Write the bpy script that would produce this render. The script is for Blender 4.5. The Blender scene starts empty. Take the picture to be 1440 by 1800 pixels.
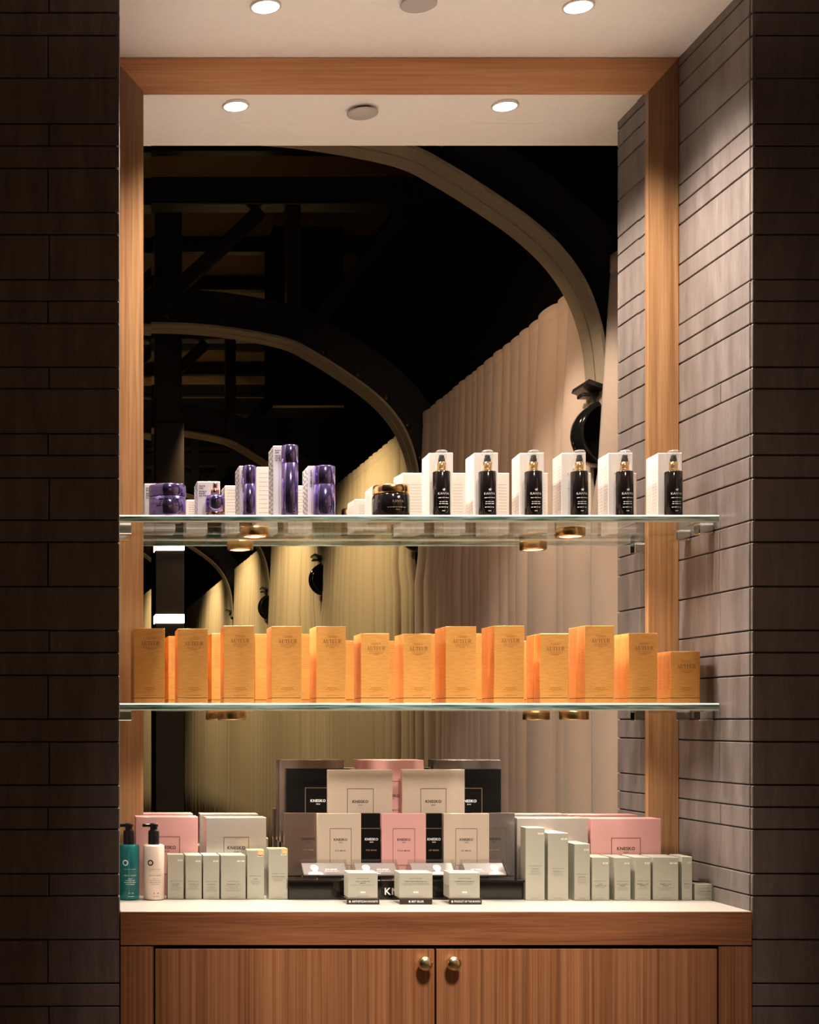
import bpy, bmesh, math, random
from mathutils import Vector, Matrix

# ------------------------------------------------------------------ camera, world, lights, exposure
scene = bpy.context.scene
COL = scene.collection
F = 2600.0                      # focal length in pixels of the 1440 x 1800 frame
PX, PY, EYE = 90.0, 1267.0, 1.35


def X(px, Y): return (px - PX) * Y / F
def Z(py, Y): return EYE - (py - PY) * Y / F


Y_FRONT, Y_FRAME, Y_MIRROR = 3.458, 3.859, 3.870
X_L, X_R = 0.161, 1.6386
Z_CEIL, Z_TOP = 3.081, 0.9045
YS = 3.62                       # front edge of the glass shelves
Z1, Z2, TH = 1.854, 1.393, 0.018

cd = bpy.data.cameras.new('camera')
cam = bpy.data.objects.new('camera', cd)
COL.objects.link(cam)
cam.location = (0, 0, EYE)
cam.rotation_euler = (math.pi / 2, 0, 0)
cd.sensor_fit = 'HORIZONTAL'
cd.sensor_width = 36
cd.lens = F / 1440 * 36
cd.shift_x = (720 - PX) / 1440
cd.shift_y = (PY - 900) / 1440
cd.clip_start = 0.05
scene.camera = cam

world = bpy.data.worlds.new('world')
scene.world = world
world.use_nodes = True
world.node_tree.nodes['Background'].inputs[0].default_value = (1.0, 0.80, 0.55, 1)
world.node_tree.nodes['Background'].inputs[1].default_value = 0.004

vs = scene.view_settings
vs.view_transform = 'Standard'
vs.look = 'None'
vs.exposure = 0.0
vs.gamma = 1.0
vs.use_curve_mapping = False


def spot(name, loc, target, watts, size, blend, color, radius=0.03):
    ld = bpy.data.lights.new(name, 'SPOT')
    ld.energy = watts
    ld.spot_size = math.radians(size)
    ld.spot_blend = blend
    ld.color = color
    ld.shadow_soft_size = radius
    o = bpy.data.objects.new(name, ld)
    COL.objects.link(o)
    o.location = loc
    o.rotation_euler = (Vector(target) - Vector(loc)).to_track_quat('-Z', 'Y').to_euler()
    return o


WARM = (1.0, 0.83, 0.66)
NEUT = (1.0, 0.885, 0.775)
GOLD = (1.0, 0.80, 0.45)
DL = [(X(467, 3.58), 3.58), (X(1017, 3.58), 3.58)]
for (lx, ly) in DL:                                     # the two recessed downlights of the niche
    spot('downlight_beam', (lx, ly, Z_CEIL - 0.012), (lx, ly + 0.03, 0), 225, 116, 1.0, NEUT, 0.03)
PUCKS = [(X(448, 3.7255), 3.7255, Z1), (X(1003, 3.7255), 3.7255, Z1),
         (X(408, 3.7255), 3.7255, Z2), (X(1009, 3.7255), 3.7255, Z2)]
for i, (lx, ly, lz) in enumerate(PUCKS):                # the puck lights under the shelves
    spot('puck_beam', (lx, ly, lz - TH - 0.030), (lx, ly - 0.01, 0), 9.0, 150, 0.6, NEUT, 0.02)
# added beams for the niche, then the hall's spots along the curtain
for tz, w_, sz in ((1.85, 140, 24.5), (1.20, 120, 22), (0.58, 560, 20)):   # unseen beams added to brighten the niche fronts, kept off the pillars
    spot('hall_beam', (0.90, 1.20, 3.95), (0.90, 3.66, tz), w_, sz, 0.35, NEUT, 0.32 if tz < 1 else 0.12)
spot('hall_beam', (1.10, 2.80, 3.30), (1.97, 2.15, 1.5), 115, 66, 0.5, NEUT, 0.04)
spot('hall_beam', (0.90, 2.12, 3.3), (1.97, 1.0, 1.9), 50, 112, 0.6, (1.0, 0.70, 0.47), 0.05)
spot('hall_beam', (0.9, -1.4, 3.3), (1.95, -1.6, 1.6), 150, 110, 0.6, GOLD, 0.05)
spot('hall_beam', (0.9, -4.2, 3.3), (1.95, -4.6, 1.6), 180, 115, 0.6, GOLD, 0.05)
spot('hall_beam', (0.9, -7.2, 3.3), (1.95, -7.6, 1.6), 180, 115, 0.6, GOLD, 0.05)
spot('hall_beam', (0.9, -10.2, 3.3), (1.95, -10.6, 1.6), 180, 115, 0.6, GOLD, 0.05)
spot('ceiling_fill', (0.90, 1.0, 0.2), (0.90, 3.50, 3.08), 70, 23, 0.5, NEUT, 0.06)   # unseen fill added to brighten the niche ceiling
# two more unseen fills, added to lift the hall's ceiling out of the dark
spot('ceiling_fill', (0.2, -3.9, 2.6), (1.0, -6.0, 4.7), 45.0, 90, 0.6, GOLD, 0.05)
spot('ceiling_fill', (0.2, -6.6, 2.6), (1.0, -9.0, 4.7), 45.0, 90, 0.6, GOLD, 0.05)


# ------------------------------------------------------------------ materials
def new_mat(name):
    m = bpy.data.materials.new(name)
    m.use_nodes = True
    nt = m.node_tree
    b = nt.nodes['Principled BSDF']
    return m, nt, b


def plain(name, col, rough=0.5, metal=0.0, spec=0.5, emit=None, estr=0.0, coat=0.0, noise=0.0):
    m, nt, b = new_mat(name)
    b.inputs['Base Color'].default_value = (*col, 1)
    b.inputs['Roughness'].default_value = rough
    b.inputs['Metallic'].default_value = metal
    b.inputs['Specular IOR Level'].default_value = spec
    b.inputs['Coat Weight'].default_value = coat
    if emit:
        b.inputs['Emission Color'].default_value = (*emit, 1)
        b.inputs['Emission Strength'].default_value = estr
    if noise:
        tc = nt.nodes.new('ShaderNodeTexCoord')
        n = nt.nodes.new('ShaderNodeTexNoise')
        n.inputs['Scale'].default_value = 60
        n.inputs['Detail'].default_value = 4
        nt.links.new(tc.outputs['Object'], n.inputs['Vector'])
        r = nt.nodes.new('ShaderNodeMapRange')
        r.inputs['To Min'].default_value = 1 - noise
        r.inputs['To Max'].default_value = 1 + noise
        nt.links.new(n.outputs['Fac'], r.inputs['Value'])
        mx = nt.nodes.new('ShaderNodeVectorMath')
        mx.operation = 'SCALE'
        mx.inputs[0].default_value = col
        nt.links.new(r.outputs['Result'], mx.inputs['Scale'])
        nt.links.new(mx.outputs['Vector'], b.inputs['Base Color'])
    return m


def wood(name, c1, c2, axis, freq=140.0, rough=0.38, stretch=0.02, broad=0.45):
    """straight oak / walnut veneer, grain along 'x' or 'z' of the object's own space"""
    m, nt, b = new_mat(name)
    L = nt.links
    tc = nt.nodes.new('ShaderNodeTexCoord')
    mp = nt.nodes.new('ShaderNodeMapping')
    mp.inputs['Scale'].default_value = (stretch, 1, 1) if axis == 'x' else (1, 1, stretch)
    L.new(tc.outputs['Object'], mp.inputs['Vector'])
    n1 = nt.nodes.new('ShaderNodeTexNoise')
    n1.inputs['Scale'].default_value = freq
    n1.inputs['Detail'].default_value = 6
    n1.inputs['Roughness'].default_value = 0.65
    L.new(mp.outputs['Vector'], n1.inputs['Vector'])
    n2 = nt.nodes.new('ShaderNodeTexNoise')
    n2.inputs['Scale'].default_value = freq * 0.18
    n2.inputs['Detail'].default_value = 3
    L.new(mp.outputs['Vector'], n2.inputs['Vector'])
    mix = nt.nodes.new('ShaderNodeMix')
    mix.inputs['Factor'].default_value = broad
    L.new(n1.outputs['Fac'], mix.inputs['A'])
    L.new(n2.outputs['Fac'], mix.inputs['B'])
    cr = nt.nodes.new('ShaderNodeValToRGB')
    cr.color_ramp.elements[0].position = 0.36
    cr.color_ramp.elements[0].color = (*c1, 1)
    cr.color_ramp.elements[1].position = 0.62
    cr.color_ramp.elements[1].color = (*c2, 1)
    L.new(mix.outputs['Result'], cr.inputs['Fac'])
    L.new(cr.outputs['Color'], b.inputs['Base Color'])
    bp = nt.nodes.new('ShaderNodeBump')
    bp.inputs['Strength'].default_value = 0.12
    bp.inputs['Distance'].default_value = 0.001
    L.new(n1.outputs['Fac'], bp.inputs['Height'])
    L.new(bp.outputs['Normal'], b.inputs['Normal'])
    b.inputs['Roughness'].default_value = rough
    return m


def tile_mat():
    m, nt, b = new_mat('dark_tile')
    L = nt.links
    tc = nt.nodes.new('ShaderNodeTexCoord')
    mp = nt.nodes.new('ShaderNodeMapping')
    mp.inputs['Scale'].default_value = (1, 1, 0.16)
    L.new(tc.outputs['Object'], mp.inputs['Vector'])
    n1 = nt.nodes.new('ShaderNodeTexNoise')
    n1.inputs['Scale'].default_value = 22
    n1.inputs['Detail'].default_value = 6
    n1.inputs['Roughness'].default_value = 0.6
    L.new(mp.outputs['Vector'], n1.inputs['Vector'])
    n2 = nt.nodes.new('ShaderNodeTexNoise')
    n2.inputs['Scale'].default_value = 160
    n2.inputs['Detail'].default_value = 3
    L.new(mp.outputs['Vector'], n2.inputs['Vector'])
    mix = nt.nodes.new('ShaderNodeMix')
    mix.inputs['Factor'].default_value = 0.3
    L.new(n1.outputs['Fac'], mix.inputs['A'])
    L.new(n2.outputs['Fac'], mix.inputs['B'])
    cr = nt.nodes.new('ShaderNodeValToRGB')
    cr.color_ramp.elements[0].position = 0.3
    cr.color_ramp.elements[0].color = (0.092, 0.073, 0.064, 1)
    cr.color_ramp.elements[1].position = 0.7
    cr.color_ramp.elements[1].color = (0.205, 0.166, 0.148, 1)
    L.new(mix.outputs['Result'], cr.inputs['Fac'])
    L.new(cr.outputs['Color'], b.inputs['Base Color'])
    rr = nt.nodes.new('ShaderNodeMapRange')
    rr.inputs['To Min'].default_value = 0.32
    rr.inputs['To Max'].default_value = 0.55
    L.new(n1.outputs['Fac'], rr.inputs['Value'])
    L.new(rr.outputs['Result'], b.inputs['Roughness'])
    bp = nt.nodes.new('ShaderNodeBump')
    bp.inputs['Strength'].default_value = 0.10
    bp.inputs['Distance'].default_value = 0.002
    L.new(mix.outputs['Result'], bp.inputs['Height'])
    L.new(bp.outputs['Normal'], b.inputs['Normal'])
    return m


def clear_mat(name, tint, refl=1.0, rough=0.0, body=0.0, bodycol=(1, 1, 1), n=1.5):
    """clear acrylic / glass: lets light through, reflects by Fresnel"""
    m = bpy.data.materials.new(name)
    m.use_nodes = True
    nt = m.node_tree
    nt.nodes.remove(nt.nodes['Principled BSDF'])
    out = nt.nodes['Material Output']
    t = nt.nodes.new('ShaderNodeBsdfTransparent')
    t.inputs['Color'].default_value = (*tint, 1)
    g = nt.nodes.new('ShaderNodeBsdfGlossy')
    g.inputs['Roughness'].default_value = rough
    g.inputs['Color'].default_value = (refl, refl, refl, 1)
    fr = nt.nodes.new('ShaderNodeFresnel')
    geo = nt.nodes.new('ShaderNodeNewGeometry')       # the inside of a sheet reflects like its outside
    ior = nt.nodes.new('ShaderNodeMapRange')
    ior.inputs['To Min'].default_value = n
    ior.inputs['To Max'].default_value = 1 / n
    nt.links.new(geo.outputs['Backfacing'], ior.inputs['Value'])
    nt.links.new(ior.outputs['Result'], fr.inputs['IOR'])
    mx = nt.nodes.new('ShaderNodeMixShader')
    nt.links.new(fr.outputs['Fac'], mx.inputs['Fac'])
    nt.links.new(t.outputs['BSDF'], mx.inputs[1])
    nt.links.new(g.outputs['BSDF'], mx.inputs[2])
    last = mx
    if body:
        d = nt.nodes.new('ShaderNodeBsdfDiffuse')
        d.inputs['Color'].default_value = (*bodycol, 1)
        m2 = nt.nodes.new('ShaderNodeMixShader')
        m2.inputs['Fac'].default_value = body
        nt.links.new(mx.outputs['Shader'], m2.inputs[1])
        nt.links.new(d.outputs['BSDF'], m2.inputs[2])
        last = m2
    nt.links.new(last.outputs['Shader'], out.inputs['Surface'])
    return m


def mirror_mat():
    m = bpy.data.materials.new('silvered_mirror')
    m.use_nodes = True
    nt = m.node_tree
    nt.nodes.remove(nt.nodes['Principled BSDF'])
    g = nt.nodes.new('ShaderNodeBsdfGlossy')
    g.inputs['Roughness'].default_value = 0.0
    g.inputs['Color'].default_value = (0.90, 0.89, 0.865, 1)
    nt.links.new(g.outputs['BSDF'], nt.nodes['Material Output'].inputs['Surface'])
    return m


def cloth_mat(name, c):
    m, nt, b = new_mat(name)
    L = nt.links
    tc = nt.nodes.new('ShaderNodeTexCoord')
    sep = nt.nodes.new('ShaderNodeSeparateXYZ')
    L.new(tc.outputs['Object'], sep.inputs['Vector'])
    # herringbone weave: diagonal threads that flip direction every 20 mm
    pp = nt.nodes.new('ShaderNodeMath'); pp.operation = 'PINGPONG'; pp.inputs[1].default_value = 0.008
    L.new(sep.outputs['Y'], pp.inputs[0])
    ad = nt.nodes.new('ShaderNodeMath'); ad.operation = 'ADD'
    L.new(pp.outputs[0], ad.inputs[0])
    zs = nt.nodes.new('ShaderNodeMath'); zs.operation = 'MULTIPLY'; zs.inputs[1].default_value = 1.0
    L.new(sep.outputs['Z'], zs.inputs[0])
    L.new(zs.outputs[0], ad.inputs[1])
    ml = nt.nodes.new('ShaderNodeMath'); ml.operation = 'MULTIPLY'; ml.inputs[1].default_value = 1100
    L.new(ad.outputs[0], ml.inputs[0])
    sn = nt.nodes.new('ShaderNodeMath'); sn.operation = 'SINE'
    L.new(ml.outputs[0], sn.inputs[0])
    r = nt.nodes.new('ShaderNodeMapRange')
    r.inputs['From Min'].default_value = -1
    r.inputs['To Min'].default_value = 0.86
    r.inputs['To Max'].default_value = 1.08
    L.new(sn.outputs[0], r.inputs['Value'])
    mx = nt.nodes.new('ShaderNodeVectorMath'); mx.operation = 'SCALE'
    mx.inputs[0].default_value = c
    L.new(r.outputs['Result'], mx.inputs['Scale'])
    L.new(mx.outputs['Vector'], b.inputs['Base Color'])
    b.inputs['Roughness'].default_value = 0.95
    b.inputs['Specular IOR Level'].default_value = 0.1
    b.inputs['Sheen Weight'].default_value = 0.15
    return m


def carton_mat(name, col, rough=0.5, metal=0.0, pattern=0.0, fibre=0.0):
    """printed card; pattern = embossed chevrons and diamonds; fibre = laid paper"""
    m, nt, b = new_mat(name)
    L = nt.links
    b.inputs['Base Color'].default_value = (*col, 1)
    b.inputs['Roughness'].default_value = rough
    b.inputs['Metallic'].default_value = metal
    if max(col) < 0.02:
        b.inputs['Specular IOR Level'].default_value = 0.06
    tc = nt.nodes.new('ShaderNodeTexCoord')
    if pattern:
        sep = nt.nodes.new('ShaderNodeSeparateXYZ')
        L.new(tc.outputs['Object'], sep.inputs['Vector'])
        ax = nt.nodes.new('ShaderNodeMath'); ax.operation = 'PINGPONG'; ax.inputs[1].default_value = 0.040
        L.new(sep.outputs['X'], ax.inputs[0])
        az = nt.nodes.new('ShaderNodeMath'); az.operation = 'PINGPONG'; az.inputs[1].default_value = 0.050
        L.new(sep.outputs['Z'], az.inputs[0])
        s = nt.nodes.new('ShaderNodeMath'); s.operation = 'ADD'
        L.new(ax.outputs[0], s.inputs[0]); L.new(az.outputs[0], s.inputs[1])
        mo = nt.nodes.new('ShaderNodeMath'); mo.operation = 'PINGPONG'; mo.inputs[1].default_value = 0.0045
        L.new(s.outputs[0], mo.inputs[0])
        gt = nt.nodes.new('ShaderNodeMath'); gt.operation = 'LESS_THAN'; gt.inputs[1].default_value = 0.0008
        L.new(mo.outputs[0], gt.inputs[0])
        r = nt.nodes.new('ShaderNodeMapRange')
        r.inputs['To Min'].default_value = 1.0
        r.inputs['To Max'].default_value = 1 - pattern
        L.new(gt.outputs[0], r.inputs['Value'])
        mx = nt.nodes.new('ShaderNodeVectorMath'); mx.operation = 'SCALE'
        mx.inputs[0].default_value = col
        L.new(r.outputs['Result'], mx.inputs['Scale'])
        L.new(mx.outputs['Vector'], b.inputs['Base Color'])
    if fibre:
        mp = nt.nodes.new('ShaderNodeMapping')
        mp.inputs['Scale'].default_value = (0.12, 0.12, 1)
        L.new(tc.outputs['Object'], mp.inputs['Vector'])
        n = nt.nodes.new('ShaderNodeTexNoise')
        n.inputs['Scale'].default_value = 420
        n.inputs['Detail'].default_value = 4
        L.new(mp.outputs['Vector'], n.inputs['Vector'])
        r = nt.nodes.new('ShaderNodeMapRange')
        r.inputs['From Min'].default_value = 0.3
        r.inputs['From Max'].default_value = 0.7
        r.inputs['To Min'].default_value = 1 - fibre
        r.inputs['To Max'].default_value = 1 + fibre
        L.new(n.outputs['Fac'], r.inputs['Value'])
        mx = nt.nodes.new('ShaderNodeVectorMath'); mx.operation = 'SCALE'
        mx.inputs[0].default_value = col
        L.new(r.outputs['Result'], mx.inputs['Scale'])
        L.new(mx.outputs['Vector'], b.inputs['Base Color'])
    return m


M = dict(
    tile=tile_mat(),
    grout=plain('grout', (0.012, 0.009, 0.008), 0.9),
    plaster=plain('ceiling_paint', (0.95, 0.87, 0.79), 0.55, noise=0.05),
    frame_v=wood('oak_frame_upright_dimmed', (0.20, 0.088, 0.032), (0.40, 0.22, 0.098), 'z', 120),  # same oak as the rail, darkened to offset the strong downlight
    frame_h=wood('oak_frame_rail_brightened', (0.42, 0.17, 0.065), (0.70, 0.33, 0.14), 'x', 120),  # same oak as the uprights, brighter colour in place of missing light
    cab_v=wood('cabinet_veneer_upright', (0.20, 0.066, 0.025), (0.50, 0.215, 0.092), 'z', 150, 0.42, 0.004, 0.16),
    cab_h=wood('cabinet_veneer_rail', (0.22, 0.074, 0.029), (0.43, 0.165, 0.07), 'x', 260, 0.42, 0.03),
    quartz=plain('cream_counter', (0.42, 0.37, 0.32), 0.35, noise=0.05),
    dark=plain('shadow_gap_black', (0.006, 0.005, 0.004), 0.8),
    mirror=mirror_mat(),
    glass=clear_mat('shelf_glass', (0.965, 0.985, 0.97)),
    acrylic=clear_mat('clear_acrylic', (0.93, 0.92, 0.90)),
    cap=clear_mat('clear_cap', (0.95, 0.94, 0.93), 1.0, 0.03, 0.10, (0.9, 0.88, 0.86), 1.85),
    steel=plain('polished_steel', (0.72, 0.70, 0.68), 0.18, 1.0),
    brass=plain('aged_brass', (0.62, 0.42, 0.18), 0.28, 1.0),
    knob=plain('polished_brass', (0.92, 0.72, 0.40), 0.27, 1.0),
    lens=plain('lit_lens', (1, 0.9, 0.75), 0.4, emit=(1.0, 0.80, 0.52), estr=3.0),
    lamp=plain('lit_downlight_lens', (1, 0.95, 0.9), 0.4, emit=(1.0, 0.93, 0.84), estr=12.0),
    trim=plain('white_lamp_trim', (0.75, 0.68, 0.6), 0.4),
    cover=plain('grey_sprinkler_cover', (0.50, 0.45, 0.40), 0.5),
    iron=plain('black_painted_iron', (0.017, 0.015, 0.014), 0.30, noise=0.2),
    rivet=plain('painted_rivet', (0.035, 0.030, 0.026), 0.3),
    flange=plain('iron_flange_brightened', (0.30, 0.235, 0.155), 0.5, noise=0.25),  # pale iron, raised further in place of lamp light that misses it
    hallwood=plain('hall_ceiling_boards', (0.22, 0.12, 0.05), 0.7, noise=0.2),
    hallwall=plain('hall_wall_black', (0.006, 0.005, 0.0045), 0.9, spec=0.1),
    floor=wood('hall_floor', (0.05, 0.03, 0.018), (0.10, 0.06, 0.035), 'x', 40),
    cloth=cloth_mat('herringbone_linen', (0.50, 0.37, 0.28)),
    cloth_far=cloth_mat('herringbone_linen_gold_lit', (0.50, 0.385, 0.25)),  # same linen, yellow light of the far hall put into the colour
    bar=plain('lit_lamp_bar', (1, 0.9, 0.7), 0.4, emit=(1.0, 0.86, 0.62), estr=6.0),
    ink=plain('black_ink', (0.012, 0.010, 0.010), 0.5),
    greyink=plain('grey_ink', (0.30, 0.28, 0.25), 0.6),
    white_ink=plain('white_ink', (0.85, 0.83, 0.80), 0.5),
    gold_ink=plain('champagne_foil', (0.75, 0.58, 0.38), 0.3, 0.8),
    faint_bronze=plain('faint_bronze_print', (0.50, 0.20, 0.045), 0.4),
    bronze_ink=plain('bronze_foil', (0.20, 0.085, 0.03), 0.35, 0.3),
    orange=carton_mat('orange_card', (0.94, 0.43, 0.10), 0.42, 0.10, fibre=0.10),
    gapline=plain('carton_seam', (0.09, 0.03, 0.008), 0.7),
    white_card=carton_mat('white_card', (0.73, 0.66, 0.61), 0.45),
    cool_card=carton_mat('white_card_cool', (0.76, 0.70, 0.70), 0.4),
    grey_card=carton_mat('silver_grey_card', (0.47, 0.455, 0.37), 0.42, 0.15),
    yellow_card=plain('yellow_card', (0.85, 0.62, 0.16), 0.45),
    orange_tag=plain('orange_tag', (0.92, 0.50, 0.16), 0.5),
    pale_tag=plain('pale_tag', (0.86, 0.80, 0.68), 0.5),
    pink=carton_mat('pink_foil_card', (0.80, 0.42, 0.39), 0.33, 0.30, 0.06),
    silver=carton_mat('silver_foil_card', (0.62, 0.55, 0.49), 0.27, 0.55, 0.09),
    beige=carton_mat('beige_pearl_card', (0.62, 0.50, 0.39), 0.36, 0.25, 0.08),
    brown=carton_mat('bronze_foil_card', (0.30, 0.21, 0.165), 0.24, 0.75),
    grey=carton_mat('gunmetal_foil_card', (0.30, 0.26, 0.24), 0.24, 0.75),
    black_card=carton_mat('black_card', (0.006, 0.005, 0.004), 0.55),
    gloss_black=plain('black_acrylic', (0.008, 0.007, 0.006), 0.10),
    purple=plain('violet_chrome', (0.29, 0.22, 0.53), 0.14, 0.92),
    rosegold=plain('rose_copper', (0.70, 0.42, 0.33), 0.2, 1.0),
    gold=plain('gold_metal', (0.88, 0.58, 0.26), 0.2, 1.0),
    jar=plain('black_glass', (0.010, 0.007, 0.007), 0.08, spec=0.6),
    pump=plain('black_plastic', (0.010, 0.010, 0.010), 0.25),
    lotion=plain('cream_plastic', (0.83, 0.67, 0.57), 0.30),
    teal=clear_mat('teal_gel', (0.20, 0.62, 0.62), 1.0, 0.03, 0.38, (0.04, 0.34, 0.36)),
    tube=plain('clear_dip_tube', (0.55, 0.8, 0.8), 0.3),
    signboard=plain('dark_sign_card', (0.022, 0.014, 0.010), 0.4),
    sachet=plain('silver_sachet', (0.30, 0.265, 0.255), 0.45, 0.3),
    bust=plain('white_print', (0.72, 0.66, 0.62), 0.6),
)


# ------------------------------------------------------------------ mesh helpers
class MB:
    def __init__(self):
        self.bm = bmesh.new()
        self.mats = []

    def slot(self, m):
        if m not in self.mats:
            self.mats.append(m)
        return self.mats.index(m)

    def box(self, x0, x1, y0, y1, z0, z1, m, bevel=0.0, seg=1, rot=None):
        c = Vector(((x0 + x1) / 2, (y0 + y1) / 2, (z0 + z1) / 2))
        mat = Matrix.Translation(c) @ (rot or Matrix()) @ Matrix.Diagonal((abs(x1 - x0), abs(y1 - y0), abs(z1 - z0), 1))
        r = bmesh.ops.create_cube(self.bm, size=1, matrix=mat)
        k = self.slot(m)
        fs = {f for v in r['verts'] for f in v.link_faces}
        for f in fs:
            f.material_index = k
        if bevel:
            es = list({e for v in r['verts'] for e in v.link_edges})
            bmesh.ops.bevel(self.bm, geom=es, offset=bevel, segments=seg, affect='EDGES', material=-1)
        return self

    def lathe(self, prof, m, c=(0, 0, 0), axis='z', n=40, smooth=True):
        """prof: list of (radius, height)"""
        rings = []
        k = self.slot(m)
        for (r, h) in prof:
            ring = []
            for i in range(n):
                a = 2 * math.pi * i / n
                if axis == 'z':
                    p = (c[0] + r * math.cos(a), c[1] + r * math.sin(a), c[2] + h)
                elif axis == 'y':
                    p = (c[0] + r * math.cos(a), c[1] + h, c[2] + r * math.sin(a))
                else:
                    p = (c[0] + h, c[1] + r * math.cos(a), c[2] + r * math.sin(a))
                ring.append(self.bm.verts.new(p))
            rings.append(ring)
        for a, b in zip(rings[:-1], rings[1:]):
            for i in range(n):
                f = self.bm.faces.new((a[i], a[(i + 1) % n], b[(i + 1) % n], b[i]))
                f.material_index = k
                f.smooth = smooth
        for ring, rev in ((rings[0], True), (rings[-1], False)):
            f = self.bm.faces.new(list(reversed(ring)) if rev else ring)
            f.material_index = k
        return self

    def poly(self, pts, m):
        f = self.bm.faces.new([self.bm.verts.new(p) for p in pts])
        f.material_index = self.slot(m)
        return f

    def slab(self, pts, d, m):
        """extrude the polygon pts by the vector d"""
        k = self.slot(m)
        d = Vector(d)
        a = [self.bm.verts.new(p) for p in pts]
        b = [self.bm.verts.new(Vector(p) + d) for p in pts]
        fs = [self.bm.faces.new(a), self.bm.faces.new(list(reversed(b)))]
        n = len(a)
        for i in range(n):
            fs.append(self.bm.faces.new((a[i], b[i], b[(i + 1) % n], a[(i + 1) % n])))
        for f in fs:
            f.material_index = k
        return self

    def add_mesh(self, me, mtx, m, fn=None):
        k = self.slot(m)
        vs = []
        for v in me.vertices:
            p = mtx @ v.co
            if fn:
                p = fn(p)
            vs.append(self.bm.verts.new(p))
        for p in me.polygons:
            try:
                f = self.bm.faces.new([vs[i] for i in p.vertices])
                f.material_index = k
            except ValueError:
                pass
        return self

    def build(self, name, parent=None, normals=True):
        me = bpy.data.meshes.new(name)
        for e in self.bm.edges:                          # crisp rims on turned shapes
            if len(e.link_faces) == 2 and e.calc_face_angle(0) > 0.55:
                e.smooth = False
        if normals:
            bmesh.ops.recalc_face_normals(self.bm, faces=self.bm.faces[:])
        self.bm.to_mesh(me)
        self.bm.free()
        for m in self.mats:
            me.materials.append(m)
        o = bpy.data.objects.new(name, me)
        COL.objects.link(o)
        if parent:
            o.parent = parent
        return o


def tag(o, label, cat, group=None):
    o['label'] = label
    o['category'] = cat
    if group:
        o['group'] = group
    return o


def thing(name, loc, label, cat, group=None, rz=0.0):
    o = bpy.data.objects.new(name, None)
    o.empty_display_size = 0.02
    COL.objects.link(o)
    o.location = loc
    o.rotation_euler = (0, 0, rz)
    return tag(o, label, cat, group)


def struct(o):
    o['kind'] = 'structure'
    return o


def copy_thing(o, loc, label, rz=None):
    c = o.copy()
    COL.objects.link(c)
    c.location = loc
    c['label'] = label
    if rz is not None:
        c.rotation_euler = (0, 0, rz)
    for ch in o.children:
        k = ch.copy()
        COL.objects.link(k)
        k.parent = c
        for g in ch.children:
            q = g.copy()
            COL.objects.link(q)
            q.parent = k
    return c


# ---- lettering
_text = {}


def text_mesh(s, bold=0.0, spacing=1.0, res=2):
    key = (s, bold, spacing, res)
    if key in _text:
        return _text[key]
    cu = bpy.data.curves.new('lettering', 'FONT')
    cu.body = s
    cu.size = 1.0
    cu.resolution_u = res
    cu.offset = bold
    cu.space_character = spacing
    cu.align_x = 'CENTER'
    o = bpy.data.objects.new('lettering', cu)
    COL.objects.link(o)
    dg = bpy.context.evaluated_depsgraph_get()
    me = bpy.data.meshes.new_from_object(o.evaluated_get(dg))
    bpy.data.objects.remove(o)
    xs = [v.co.x for v in me.vertices] or [0, 1]
    _text[key] = (me, min(xs), max(xs))
    return _text[key]


def put_text(mb, s, x, z, y, cap, mat, bold=0.0, spacing=1.0, align='c', width=None, fn=None, vertical=False, res=2):
    """letters in the plane y, cap = height of a capital, x/z of the baseline; width squeezes the line to a length"""
    me, a, b = text_mesh(s, bold, spacing, res)
    sc = cap / 0.73
    sx = sc
    if width:
        sx = width / (b - a)
    off = {'c': -(a + b) / 2, 'l': -a, 'r': -b}[align] * sx
    if vertical:
        mtx = Matrix(((0, -sc, 0, x), (0, 0, 0, y), (sx, 0, 0, z + off), (0, 0, 0, 1)))
    else:
        mtx = Matrix(((sx, 0, 0, x + off), (0, 0, 0, y), (0, sc, 0, z), (0, 0, 0, 1)))
    mb.add_mesh(me, mtx, mat, fn)


def micro(mb, rng, x, z, y, w, h, mat, align='c', fn=None):
    """a line of print too small to read: a row of word-length dashes"""
    words = []
    t = 0.0
    while t < w:
        l = rng.uniform(2.2, 6.5) * h
        words.append((t, min(l, w - t)))
        t += l + h * 0.9
    x0 = x - w / 2 if align == 'c' else x
    for (a, l) in words:
        if l < h * 0.6:
            continue
        pts = [(x0 + a, y, z), (x0 + a + l, y, z), (x0 + a + l, y, z + h), (x0 + a, y, z + h)]
        if fn:
            pts = [fn(Vector(p)) for p in pts]
        mb.poly(pts, mat)


def rect_line(mb, x0, x1, z0, z1, y, t, mat):
    for (a, b, c, d) in ((x0, x1, z0, z0 + t), (x0, x1, z1 - t, z1), (x0, x0 + t, z0, z1), (x1 - t, x1, z0, z1)):
        mb.poly([(a, y, c), (b, y, c), (b, y, d), (a, y, d)], mat)


def round_fn(r, cy=0.0, lift=0.0004):
    """wraps print set out flat at y = 0 round a cylinder of radius r"""
    def fn(p):
        a = p.x / r
        return Vector(((r + lift) * math.sin(a), cy - (r + lift) * math.cos(a), p.z))
    return fn


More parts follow.
